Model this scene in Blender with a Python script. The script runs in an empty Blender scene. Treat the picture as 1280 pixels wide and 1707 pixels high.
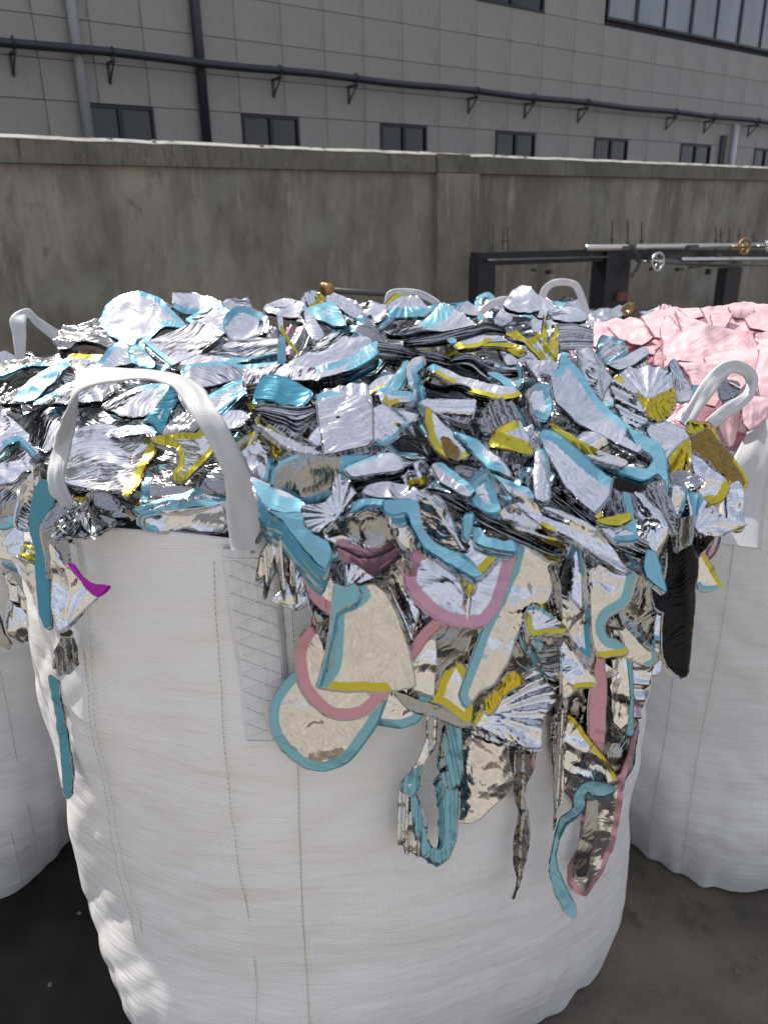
import bpy, math, random, re
from mathutils import Vector, Matrix, noise, geometry
random.seed(7)
C = bpy.context.scene.collection
R = math.radians

# ------------------------------------------------------------ camera, light, exposure
H = 1.6
FOC, PITCH, ROLL = 1282.0, R(21), R(-1.03)
cam_d = bpy.data.cameras.new('camera')
cam = bpy.data.objects.new('camera', cam_d); C.objects.link(cam)
cam.location = (0, 0, H)
cam.matrix_world = Matrix.Translation((0, 0, H)) @ Matrix.Rotation(R(90) - PITCH, 4, 'X') @ Matrix.Rotation(ROLL, 4, 'Z')
cam_d.sensor_fit = 'VERTICAL'; cam_d.sensor_height = 36; cam_d.lens = FOC / 1707 * 36
cam_d.dof.use_dof = True; cam_d.dof.focus_distance = 1.25; cam_d.dof.aperture_fstop = 7.5
cam_d.clip_start = 0.05; cam_d.clip_end = 600
bpy.context.scene.camera = cam

SUN = Vector((-0.52, 0.40, 0.95)).normalized()
world = bpy.data.worlds.new('World'); bpy.context.scene.world = world
world.use_nodes = True
wn = world.node_tree.nodes; wl = world.node_tree.links; wn.clear()
wo = wn.new('ShaderNodeOutputWorld'); bg = wn.new('ShaderNodeBackground')
sky = wn.new('ShaderNodeTexSky'); sky.sky_type = 'NISHITA'; sky.sun_disc = False
sky.sun_elevation = math.asin(SUN.z); sky.sun_rotation = math.atan2(SUN.x, SUN.y)
sky.air_density = 1.0; sky.dust_density = 3.0; sky.ozone_density = 1.5
tc = wn.new('ShaderNodeTexCoord'); mp = wn.new('ShaderNodeMapping'); mp.inputs['Scale'].default_value = (1.2, 1.2, 3.0)
nz = wn.new('ShaderNodeTexNoise'); nz.inputs['Scale'].default_value = 1.3; nz.inputs['Detail'].default_value = 2.5; nz.inputs['Roughness'].default_value = .6
rp = wn.new('ShaderNodeValToRGB'); rp.color_ramp.elements[0].position = .25; rp.color_ramp.elements[1].position = .72
mx = wn.new('ShaderNodeMixRGB'); mx.inputs['Color2'].default_value = (6.8, 7.0, 8.1, 1)
wl.new(tc.outputs['Generated'], mp.inputs['Vector']); wl.new(mp.outputs[0], nz.inputs['Vector'])
wl.new(nz.outputs['Fac'], rp.inputs['Fac']); wl.new(rp.outputs['Color'], mx.inputs['Fac'])
wl.new(sky.outputs[0], mx.inputs['Color1']); wl.new(mx.outputs[0], bg.inputs['Color']); wl.new(bg.outputs[0], wo.inputs['Surface'])
bg.inputs['Strength'].default_value = 0.085
sl = bpy.data.lights.new('sun', 'SUN'); sl.energy = 3.6; sl.angle = R(.6); sl.color = (1, .96, .89)
so = bpy.data.objects.new('sun', sl); C.objects.link(so)
so.rotation_euler = SUN.to_track_quat('Z', 'Y').to_euler()
sc = bpy.context.scene
sc.view_settings.view_transform = 'Standard'; sc.view_settings.look = 'None'
sc.view_settings.exposure = 0.72; sc.view_settings.gamma = 1; sc.view_settings.use_curve_mapping = False
sc.cycles.sample_clamp_indirect = 4.0; sc.cycles.blur_glossy = .4
sc.cycles.max_bounces = 10; sc.cycles.glossy_bounces = 6; sc.cycles.diffuse_bounces = 3

# ------------------------------------------------------------ pixel <-> place helpers
CM = cam.matrix_world.to_3x3()
O = Vector((0, 0, H))
def ray(px, py): return (CM @ Vector(((px - 640) / FOC, (853.5 - py) / FOC, -1)))   # z-depth 1 along it
def on_plane(px, py, P, n):
    d = ray(px, py); return O + d * ((P - O).dot(n) / d.dot(n))
def at_depth(px, py, z): return O + ray(px, py) * z

# ------------------------------------------------------------ materials
def new_mat(name):
    m = bpy.data.materials.new(name); m.use_nodes = True
    return m, m.node_tree.nodes, m.node_tree.links, m.node_tree.nodes['Principled BSDF']
def setc(b, col, rough, metal=0, spec=None):
    b.inputs['Base Color'].default_value = (*col, 1); b.inputs['Roughness'].default_value = rough; b.inputs['Metallic'].default_value = metal
    if spec is not None: b.inputs['Specular IOR Level'].default_value = spec
def bump_chain(n, l, b, items, coord='Object'):
    t = n.new('ShaderNodeTexCoord'); prev = None
    for kind, scale, stretch, dist, strength in items:
        m = n.new('ShaderNodeMapping'); m.inputs['Scale'].default_value = stretch
        l.new(t.outputs[coord], m.inputs['Vector'])
        if kind == 'noise':
            x = n.new('ShaderNodeTexNoise'); x.inputs['Scale'].default_value = scale; x.inputs['Detail'].default_value = 4; out = x.outputs['Fac']
        elif kind == 'ridge':
            x = n.new('ShaderNodeTexNoise'); x.noise_type = 'RIDGED_MULTIFRACTAL'; x.inputs['Scale'].default_value = scale; x.inputs['Detail'].default_value = 2; x.inputs['Distortion'].default_value = .5; out = x.outputs['Fac']
        elif kind == 'crease':
            nd = n.new('ShaderNodeTexNoise'); nd.inputs['Scale'].default_value = scale * .7; nd.inputs['Detail'].default_value = 2; l.new(m.outputs[0], nd.inputs['Vector'])
            vm = n.new('ShaderNodeVectorMath'); vm.operation = 'MULTIPLY_ADD'; vm.inputs[1].default_value = (.12,) * 3; l.new(nd.outputs['Color'], vm.inputs[0]); l.new(m.outputs[0], vm.inputs[2])
            x = n.new('ShaderNodeTexVoronoi'); x.feature = 'DISTANCE_TO_EDGE'; x.inputs['Scale'].default_value = scale
            cr_ = n.new('ShaderNodeValToRGB'); cr_.color_ramp.elements[1].position = .22; cr_.color_ramp.interpolation = 'EASE'
            l.new(vm.outputs[0], x.inputs['Vector']); l.new(x.outputs['Distance'], cr_.inputs['Fac']); out = cr_.outputs['Color']
        elif kind == 'voro':
            x = n.new('ShaderNodeTexVoronoi'); x.inputs['Scale'].default_value = scale; out = x.outputs['Distance']
        else:
            x = n.new('ShaderNodeTexWave'); x.inputs['Scale'].default_value = scale; x.inputs['Distortion'].default_value = .6; x.inputs['Detail'].default_value = 1
            x.bands_direction = kind[-1].upper(); out = x.outputs['Fac']
        if kind != 'crease': l.new(m.outputs[0], x.inputs['Vector'])
        bp = n.new('ShaderNodeBump'); bp.inputs['Distance'].default_value = dist; bp.inputs['Strength'].default_value = strength
        l.new(out, bp.inputs['Height'])
        if prev: l.new(prev.outputs[0], bp.inputs['Normal'])
        prev = bp
    l.new(prev.outputs[0], b.inputs['Normal'])
def film_relief(n, l, b, k):
    t = n.new('ShaderNodeTexCoord'); oi = n.new('ShaderNodeObjectInfo'); mu = n.new('ShaderNodeMath'); mu.operation = 'MULTIPLY'; mu.inputs[1].default_value = 6.283
    l.new(oi.outputs['Random'], mu.inputs[0]); vr = n.new('ShaderNodeVectorRotate'); vr.inputs['Axis'].default_value = (0, -.6, .8)
    l.new(t.outputs['Object'], vr.inputs['Vector']); l.new(mu.outputs[0], vr.inputs['Angle']); prev = None
    wn_ = n.new('ShaderNodeTexNoise'); wn_.inputs['Scale'].default_value = 9; l.new(vr.outputs[0], wn_.inputs['Vector'])
    wv = n.new('ShaderNodeVectorMath'); wv.operation = 'MULTIPLY_ADD'; wv.inputs[1].default_value = (.05,) * 3; l.new(wn_.outputs['Color'], wv.inputs[0]); l.new(vr.outputs[0], wv.inputs[2])
    for sc_, st, dist, strg, kind in ((15, (1, 1, 1), .007, .38, 'n'), (26, (4.5, .55, .8), .004, .75, 'r'), (17, (1, 1.2, .8), .0020, .65, 'c'), (85, (3.5, .5, .7), .0010, .55, 'n')):
        m = n.new('ShaderNodeMapping'); m.inputs['Scale'].default_value = st; l.new(wv.outputs[0], m.inputs['Vector'])
        if kind == 'c':
            x = n.new('ShaderNodeTexVoronoi'); x.feature = 'DISTANCE_TO_EDGE'; x.inputs['Scale'].default_value = sc_
            c = n.new('ShaderNodeValToRGB'); c.color_ramp.elements[1].position = .18; c.color_ramp.interpolation = 'EASE'
            l.new(x.outputs['Distance'], c.inputs['Fac']); out = c.outputs['Color']
        else:
            x = n.new('ShaderNodeTexNoise'); x.inputs['Scale'].default_value = sc_; x.inputs['Detail'].default_value = 3; out = x.outputs['Fac']
            if kind == 'r':
                a = n.new('ShaderNodeMath'); a.operation = 'SUBTRACT'; a.inputs[1].default_value = .5; a2 = n.new('ShaderNodeMath'); a2.operation = 'ABSOLUTE'
                l.new(out, a.inputs[0]); l.new(a.outputs[0], a2.inputs[0]); out = a2.outputs[0]; dist *= 2
        l.new(m.outputs[0], x.inputs['Vector'])
        bp = n.new('ShaderNodeBump'); bp.inputs['Distance'].default_value = dist; bp.inputs['Strength'].default_value = min(1, strg * k); l.new(out, bp.inputs['Height'])
        if prev: l.new(prev.outputs[0], bp.inputs['Normal'])
        prev = bp
    l.new(prev.outputs[0], b.inputs['Normal'])
def mottle(n, l, b, c1, c2, scale, stretch=(1, 1, 1), lo=.35, hi=.65, coord='Object', extra=None):
    t = n.new('ShaderNodeTexCoord'); m = n.new('ShaderNodeMapping'); m.inputs['Scale'].default_value = stretch
    x = n.new('ShaderNodeTexNoise'); x.inputs['Scale'].default_value = scale; x.inputs['Detail'].default_value = 8; x.inputs['Roughness'].default_value = .62
    r = n.new('ShaderNodeValToRGB'); r.color_ramp.elements[0].position = lo; r.color_ramp.elements[1].position = hi
    r.color_ramp.elements[0].color = (*c1, 1); r.color_ramp.elements[1].color = (*c2, 1)
    l.new(t.outputs[coord], m.inputs['Vector']); l.new(m.outputs[0], x.inputs['Vector']); l.new(x.outputs['Fac'], r.inputs['Fac'])
    out = r.outputs['Color']
    if extra:
        for (sc_, st, colr, lo2, hi2) in extra:
            m2 = n.new('ShaderNodeMapping'); m2.inputs['Scale'].default_value = st
            x2 = n.new('ShaderNodeTexNoise'); x2.inputs['Scale'].default_value = sc_; x2.inputs['Detail'].default_value = 6; x2.inputs['Roughness'].default_value = .65
            r2 = n.new('ShaderNodeValToRGB'); r2.color_ramp.elements[0].position = lo2; r2.color_ramp.elements[1].position = hi2
            mm = n.new('ShaderNodeMixRGB'); mm.inputs['Color2'].default_value = (*colr, 1)
            l.new(t.outputs[coord], m2.inputs['Vector']); l.new(m2.outputs[0], x2.inputs['Vector']); l.new(x2.outputs['Fac'], r2.inputs['Fac'])
            l.new(r2.outputs['Color'], mm.inputs['Fac']); l.new(out, mm.inputs['Color1']); out = mm.outputs[0]
    l.new(out, b.inputs['Base Color'])
M = {}
def foil(name, col, rough, metal=1.0, fine=.40):
    m, n, l, b = new_mat(name); setc(b, col, rough, metal)
    film_relief(n, l, b, fine)
    M[name] = m
foil('film', (.72, .725, .735), .05)
foil('flat_film', (.66, .66, .665), .045, 1, .26)
foil('crinkled_film', (.64, .64, .65), .08, 1, .75)
foil('dark_film', (.30, .31, .32), .16, 1, 1.0)  # darker copy of the film, standing in for shade and dark reflections
foil('smoky_film', (.36, .36, .35), .12, 1, .7)  # grey film; on many scraps its tone stands in for dark reflections
foil('edge_film', (.40, .41, .42), .20, 1, .6)
foil('black_film', (.006, .006, .007), .16, 0, 1.3)
M['black_film'].node_tree.nodes['Principled BSDF'].inputs['Specular IOR Level'].default_value = .18
foil('gold_film', (.56, .44, .05), .13, 1, 1.0)
foil('bronze_film', (.22, .15, .05), .12, 1, .7)
for nm, col in (('blue_ink', (.20, .44, .53)), ('yellow_ink', (.54, .47, .05)), ('pink_ink', (.55, .29, .35)), ('teal_ink', (.07, .27, .36)),
                ('magenta_ink', (.38, .01, .32)), ('pink_sheet', (.76, .50, .51))):
    foil(nm, col, .27, .5 if nm != 'yellow_ink' else .75, .45)
M['pink_sheet'].node_tree.nodes['Principled BSDF'].inputs['Roughness'].default_value = .38
M['pink_sheet'].node_tree.nodes['Principled BSDF'].inputs['Metallic'].default_value = 0.0
COL = {'B': 'blue_ink', 'Y': 'yellow_ink', 'P': 'pink_ink', 'T': 'teal_ink', 'M': 'magenta_ink', 'G': 'gold_film'}
BNAME = {'B': 'blue_border', 'Y': 'yellow_border', 'P': 'pink_border', 'T': 'teal_border', 'M': 'magenta_border', 'G': 'gold_border'}

m, n, l, b = new_mat('woven_fabric'); setc(b, (.74, .745, .76), .42); M['fabric'] = m
b.inputs['Sheen Weight'].default_value = .15
mottle(n, l, b, (.75, .735, .705), (.82, .805, .78), 2.2, (3, 1, 1), .3, .7, 'UV')
bump_chain(n, l, b, [('noise', 4, (.55, 2.0, 1), .030, .75), ('noise', 13, (.35, 2.4, 1), .0055, .55), ('noise', 60, (.25, 2.5, 1), .0018, .4), ('wave_x', 115, (1, 1, 1), .0006, .55), ('wave_y', 90, (1, 1, 1), .0006, .6)], 'UV')
m, n, l, b = new_mat('webbing'); setc(b, (.70, .70, .70), .5); M['webbing'] = m
mottle(n, l, b, (.50, .50, .495), (.57, .57, .56), 30, (4, .3, 1), .3, .7, 'UV')  # loops coloured darker than the sewn tails to stand in for shade
bump_chain(n, l, b, [('noise', 60, (2, .5, 1), .0009, .5), ('wave_x', 90, (1, 1, 1), .0005, .35), ('wave_y', 150, (1, 1, 1), .0004, .5)], 'UV')
m, n, l, b = new_mat('pale_webbing'); setc(b, (.70, .70, .70), .5); M['pale_webbing'] = m
mottle(n, l, b, (.62, .62, .615), (.74, .74, .735), 40, (4, .3, 1), .3, .7, 'UV')
bump_chain(n, l, b, [('noise', 60, (3, .35, 1), .0015, .6), ('wave_x', 90, (1, 1, 1), .0005, .5)], 'UV')
m, n, l, b = new_mat('green_thread'); setc(b, (.46, .50, .26), .7); M['green_thread'] = m
m, n, l, b = new_mat('white_thread'); setc(b, (.78, .78, .76), .6); M['white_thread'] = m
m, n, l, b = new_mat('grey_thread'); setc(b, (.38, .38, .38), .7); M['grey_thread'] = m
m, n, l, b = new_mat('yard_concrete'); setc(b, (.1, .1, .1), .6); M['ground'] = m
mottle(n, l, b, (.058, .047, .034), (.195, .162, .120), 2.4, (1, 1, 1), .3, .7, 'Object', [(9, (1, 1, 1), (.045, .040, .034), .55, .75), (60, (1, 1, 1), (.15, .14, .125), .66, .74)])
bump_chain(n, l, b, [('noise', 55, (1, 1, 1), .004, .4), ('noise', 7, (1, 1, 1), .01, .3)])
m, n, l, b = new_mat('shade_paint'); setc(b, (.01, .01, .01), .55, 0, .25); M['shade_paint'] = m  # near-black colour of the shade painted on the ground
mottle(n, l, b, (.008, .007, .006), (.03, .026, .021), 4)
m, n, l, b = new_mat('pale_concrete'); setc(b, (.2, .2, .2), .8); M['slab'] = m
mottle(n, l, b, (.23, .205, .165), (.42, .38, .315), 1.6)
m, n, l, b = new_mat('wall_concrete'); setc(b, (.2, .2, .2), .85); M['wall'] = m
mottle(n, l, b, (.125, .108, .078), (.35, .305, .235), 1.1, (1, 1, .8), .30, .70, 'Object',
       [(1.6, (2.0, 2.0, .5), (.125, .115, .088), .46, .66), (3.0, (3.0, 3.0, .45), (.37, .34, .285), .55, .78), (9, (1.2, 1.2, .6), (.16, .14, .10), .55, .72), (2.0, (.7, .7, 1.2), (.26, .20, .15), .54, .76), (1.3, (1, 1, 1), (.24, .25, .20), .52, .70)])
bump_chain(n, l, b, [('noise', 18, (1, 1, .6), .01, .4)])
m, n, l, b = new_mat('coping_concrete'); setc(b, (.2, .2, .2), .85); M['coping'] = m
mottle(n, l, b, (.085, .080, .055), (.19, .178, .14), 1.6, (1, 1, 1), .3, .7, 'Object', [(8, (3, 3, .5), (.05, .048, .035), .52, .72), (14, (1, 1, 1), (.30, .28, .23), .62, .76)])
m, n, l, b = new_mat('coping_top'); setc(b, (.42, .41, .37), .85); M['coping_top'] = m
mottle(n, l, b, (.10, .095, .075), (.34, .33, .29), 6, (1, 1, 1), .3, .5)  # paler than the coping below, to paint its sunlit top line
m, n, l, b = new_mat('cladding_panel'); setc(b, (.16, .158, .15), .45); M['panel'] = m
mottle(n, l, b, (.265, .242, .208), (.325, .298, .258), .6, (1, 1, 1), .3, .7, 'Object', [(3, (2, 2, .25), (.20, .185, .165), .56, .74)])
for nm, col, ro, me in (('joint_dark', (.018, .018, .018), .8, 0), ('frame_dark', (.016, .020, .019), .4, .2), ('glass_dark', (.012, .014, .018), .06, 0),
                        ('pipe_dark', (.022, .024, .032), .4, 0), ('pipe_grey', (.33, .34, .33), .5, 0), ('pipe_white', (.55, .56, .58), .45, 0),
                        ('steel_black', (.012, .012, .016), .45, .3), ('steel_shiny', (.55, .54, .51), .28, 1), ('rust_brass', (.35, .21, .08), .4, .8), ('dull_steel', (.10, .10, .095), .5, .7),
                        ('black_tape', (.008, .008, .008), .4, 0), ('rust', (.16, .06, .035), .8, 0), ('pebble', (.19, .17, .13), .8, 0)):
    m, n, l, b = new_mat(nm); setc(b, col, ro, me); M[nm] = m
m, n, l, b = new_mat('glass_pale'); setc(b, (.25, .29, .29), .12); M['glass_pale'] = m
mottle(n, l, b, (.18, .22, .22), (.27, .31, .31), .8, (1, 1, .4))
m, n, l, b = new_mat('soot'); setc(b, (.06, .058, .055), .8); M['soot'] = m

# ------------------------------------------------------------ object helpers
def link(name, me, parent=None, mat=None, smooth=True):
    if mat is not None and not me.materials: me.materials.append(M[mat] if isinstance(mat, str) else mat)
    if smooth: me.shade_smooth()
    o = bpy.data.objects.new(name, me); C.objects.link(o)
    if parent is not None: o.parent = parent
    return o
def tag(o, label, cat, group=None):
    o['label'] = label; o['category'] = cat
    if group: o['group'] = group
    return o
def struct(o): o['kind'] = 'structure'; return o
def empty(name, loc=(0, 0, 0)):
    e = bpy.data.objects.new(name, None); C.objects.link(e); e.location = loc; e.empty_display_size = .05; return e
class MB:
    def __init__(s): s.v = []; s.f = []; s.m = []
    def add(s, vs, fs, mi=0):
        k = len(s.v); s.v += [Vector(v) for v in vs]; s.f += [tuple(i + k for i in f) for f in fs]; s.m += [mi] * len(fs)
    def box(s, c, u, v, w, mi=0):
        c = Vector(c); P = [c + u * a + v * b_ + w * d for a in (-1, 1) for b_ in (-1, 1) for d in (-1, 1)]
        s.add(P, [(0, 1, 3, 2), (4, 6, 7, 5), (0, 4, 5, 1), (2, 3, 7, 6), (0, 2, 6, 4), (1, 5, 7, 3)], mi)
    def tube(s, pts, r, seg=8, mi=0, closed=False):
        pts = [Vector(p) for p in pts]; n_ = len(pts); vs = []; fs = []
        for i, p in enumerate(pts):
            a = pts[(i - 1) % n_] if (closed or i > 0) else p; c = pts[(i + 1) % n_] if (closed or i < n_ - 1) else p
            t = (c - a).normalized(); q = t.orthogonal() if abs(t.z) > .9 else t.cross(Vector((0, 0, 1))); q.normalize(); w = t.cross(q)
            rr = r[i] if isinstance(r, (list, tuple)) else r
            for k in range(seg):
                an = 2 * math.pi * k / seg; vs.append(p + q * math.cos(an) * rr + w * math.sin(an) * rr)
        for i in range(n_ if closed else n_ - 1):
            j = (i + 1) % n_
            for k in range(seg):
                k2 = (k + 1) % seg; fs.append((i * seg + k, i * seg + k2, j * seg + k2, j * seg + k))
        if not closed: fs.append(tuple(range(seg))[::-1]); fs.append(tuple((n_ - 1) * seg + k for k in range(seg)))
        s.add(vs, fs, mi)
    def mesh(s, name, origin=(0, 0, 0), mats=None):
        o = Vector(origin); me = bpy.data.meshes.new(name); me.from_pydata([v - o for v in s.v], [], s.f)
        if mats:
            for q in mats: me.materials.append(M[q])
            me.polygons.foreach_set('material_index', s.m)
        me.update(); return me
    def build(s, name, mat, parent=None, origin=None, smooth=False):
        if origin is None: origin = sum(s.v, Vector()) / len(s.v) if parent is None else (parent.matrix_world.translation if False else parent.location)
        me = s.mesh(name, origin, mat if isinstance(mat, list) else None)
        o = link(name, me, parent, None if isinstance(mat, list) else mat, smooth)
        if parent is None: o.location = origin
        return o

# ------------------------------------------------------------ bags: shape
class Bag:
    def __init__(s, cx, cy, rm, rot, ht, seed, dome_r, dome_h):
        s.c = Vector((cx, cy, 0)); s.rm = rm; s.rot = rot; s.ht = ht; s.seed = seed; s.dr = dome_r; s.dh = dome_h; s.lean = .022 if cx > -.5 and cy < 1.6 else 0
    def rad(s, th, z, wr=True):
        t = z / s.ht
        nexp = 2.15 + 2.3 * max(0, 1 - t * 2.6) ** 1.5 + .25 * t
        a = th - s.rot + math.pi / 4
        c_, s_ = abs(math.cos(a)), abs(math.sin(a))
        r = s.rm / (c_ ** nexp + s_ ** nexp) ** (1 / nexp) * (1 + .0 * t)
        corner = (c_ ** nexp + s_ ** nexp) ** (-1 / nexp)
        prof = .905 + .095 * math.sin(min(1, t / .33) * math.pi / 2) + .02 * math.sin(t * math.pi) - .03 * max(0, t - .8) * 5 * .5 - .05 * max(0, 1 - t)
        if corner > 1.0: prof += (1 - min(1, t / .22)) ** 2 * -.03
        r *= prof
        if wr:
            q = Vector((math.cos(th) * 1.0, math.sin(th) * 1.0, 0))
            k = noise.noise(Vector((q.x * 2.1, q.y * 2.1, z * 4 - th * 2.2 + s.seed))) * .010
            k += (abs(noise.noise(Vector((q.x * 3.0, q.y * 3.0, z * 10 + math.sin(th * 2 + s.seed) * 2.6 + s.seed * 2)))) - .2) * .0075 * (.5 + .8 * math.sin(min(1, max(0, t)) * math.pi) ** .5)
            k += noise.noise(Vector((q.x * 7, q.y * 7, z * 22 + th * 5 + s.seed))) * .0012
            pl = max(0, 1 - t / .35)
            k += pl * noise.noise(Vector((q.x * 14, q.y * 14, z * 3 + s.seed))) * .016
            r += k
        return r
    def reach(s, th):
        if s.dr < .75: return s.dr
        d = math.degrees(th); k = max(0, 1 - max(0, abs(d + 126) - 22) / 12)
        return s.dr * (1 - k) + .58 * k
    def rim(s, th): return s.ht + .018 * math.sin(th * 3 + s.seed) + .008 * math.sin(th * 7 + s.seed)
    def sx(s, z): return -s.lean * max(0, 1 - z / s.ht)
    def pt(s, th, z, off=0):
        r = s.rad(th, z) + off
        return Vector((s.c.x + s.sx(z) + r * math.cos(th), s.c.y + r * math.sin(th), z))
    def inside(s, p):
        x, y = p.x - s.c.x - s.sx(p.z), p.y - s.c.y; r = math.hypot(x, y)
        if p.z < s.ht + .01 and p.z > 0:
            v = s.rad(math.atan2(y, x), p.z, False) - r
            if v > 0: return v
        z0 = s.ht - .10
        if p.z > z0:
            k = (r / s.reach(math.atan2(y, x))) ** 2.4 + ((p.z - z0) / (s.dh + .10)) ** 2.0
            return 1 - k
        return -max(r - s.dr, .01) - max(0, z0 - p.z)
    def hit(s, px, py):
        d = ray(px, py); best = (-9, 1.5); zc = .5
        while zc < 5:
            p = O + d * zc
            v = s.inside(p)
            if v > 0:
                lo, hi = zc - .02, zc
                for _ in range(6):
                    md = (lo + hi) / 2
                    if s.inside(O + d * md) > 0: hi = md
                    else: lo = md
                return hi, True
            if v > best[0]: best = (v, zc)
            zc += .02
        return best[1], False
    def build(s, label):
        nt, nz_ = 420, 170
        vs = []; uv = []
        for j in range(nz_ + 1):
            for i in range(nt):
                th = 2 * math.pi * i / nt
                z = s.rim(th) * (j / nz_)
                zz = z
                p = s.pt(th, z)
                if j == 0: p.z = .004
                vs.append(p)
        fs = []
        for j in range(nz_):
            for i in range(nt):
                i2 = (i + 1) % nt; fs.append((j * nt + i, j * nt + i2, (j + 1) * nt + i2, (j + 1) * nt + i))
        # turned-in hem
        k = len(vs)
        for i in range(nt):
            th = 2 * math.pi * i / nt; p = s.pt(th, s.rim(th)); q = (p - s.c); q.z = 0
            vs.append(p - q.normalized() * .012 - Vector((0, 0, .02)))
        for i in range(nt): i2 = (i + 1) % nt; fs.append((nz_ * nt + i, nz_ * nt + i2, k + i2, k + i))
        fs.append(tuple(range(nt))[::-1])
        root = empty('bulk_bag', s.c)
        me = bpy.data.meshes.new('fabric_body'); me.from_pydata([v - s.c for v in vs], [], fs)
        ul = me.uv_layers.new(name='UVMap')
        for poly in me.polygons:
            us = []
            for li in poly.loop_indices:
                vi = me.loops[li].vertex_index; v = me.vertices[vi].co
                th = math.atan2(v.y, v.x); us.append([li, th * s.rm, v.z + .30 * s.rm * math.sin(th * 1.0)])
            mxu = max(u[1] for u in us)
            for u in us:
                if mxu - u[1] > s.rm * 3 and len(us) < 5: u[1] += 2 * math.pi * s.rm
                ul.data[u[0]].uv = (u[1], u[2])
        me.update()
        link('fabric_body', me, root, 'fabric')
        tag(root, label, 'bulk bag', 'white woven bulk bags standing in the yard')
        s.root = root
        return root
    def theta_px(s, px, py):
        z, ok = s.hit(px, py); p = O + ray(px, py) * z - s.c; return math.atan2(p.y, p.x - s.sx(p.z)), p.z
    def seam(s, px, py, z0, z1, mat, wob=.006, n_=None):
        th0, _ = s.theta_px(px, py); mb = MB(); z = z0; k = 0
        while z < z1:
            th = th0 + wob * math.sin(z * 7 + px)
            p = s.pt(th, z, .004); q = s.pt(th, z + .006, .004); t = Vector((-math.sin(th), math.cos(th), 0)) * .0008
            o = Vector((math.cos(th), math.sin(th), 0)) * .0009
            mb.add([p - t, p + t, q + t, q - t, p + o, q + o], [(0, 4, 5, 3), (4, 1, 2, 5)])
            z += .0085; k += 1
        ob = mb.build('stitching', mat, s.root); ob['kind'] = 'stuff'
    def patch(s, top, bot, z1, sewn=True):
        # top and bottom corners of the sewn strap tail
        a0, _ = s.theta_px(top[0], top[2]); b0, _ = s.theta_px(top[1], top[2]); a1, z0 = s.theta_px(bot[0], bot[2]); b1, _ = s.theta_px(bot[1], bot[2]); stitch = True
        _, zt = s.theta_px((top[0] + top[1]) / 2, top[2])
        def TH(u, z):
            t = min(1.2, max(0, (z - z0) / (zt - z0))); A = a1 + (a0 - a1) * t; B2 = b1 + (b0 - b1) * t
            return A + (B2 - A) * u
        vs = []; fs = []; nu, nv = 14, 70
        for j in range(nv + 1):
            z = z0 + (z1 - z0) * j / nv
            for i in range(nu + 1):
                th = TH(i / nu, z)
                e = .0055 if 0 < i < nu and 0 < j else -.002
                vs.append(s.pt(th, min(z, s.rim(th)), e) + Vector((0, 0, z - min(z, s.rim(th)))))
        for j in range(nv):
            for i in range(nu): q = j * (nu + 1) + i; fs.append((q, q + 1, q + nu + 2, q + nu + 1))
        me = bpy.data.meshes.new('strap_tail'); me.from_pydata([v - s.c for v in vs], [], fs)
        ul = me.uv_layers.new(name='UVMap')
        for lp in me.loops: v = lp.vertex_index; ul.data[lp.index].uv = ((v % (nu + 1)) / nu * .08, (v // (nu + 1)) / nv * (z1 - z0))
        o = link('strap_tail', me, s.root, 'pale_webbing')
        if sewn:
            mb = MB()
            for ph in (0, 1):
                pts = []; N_ = 150
                for k in range(N_ + 1):
                    t = k / N_; tri = abs(((t * 5.5 + ph * .5) % 1) * 2 - 1)
                    z = z0 + .01 + (z1 - z0 - .02) * t; th = TH(.08 + .84 * tri, z)
                    pts.append(s.pt(th, min(z, s.rim(th)), .0068) + Vector((0, 0, z - min(z, s.rim(th)))))
                mb.tube(pts, .0008, 4)
            for k in range(2):
                z = (z0 + .006, z1 - .012)[k]
                mb.tube([s.pt(TH(i / 12, z), z, .0068) for i in range(13)], .0011, 4)
            st = mb.build('stitching', 'white_thread', s.root)
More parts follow.
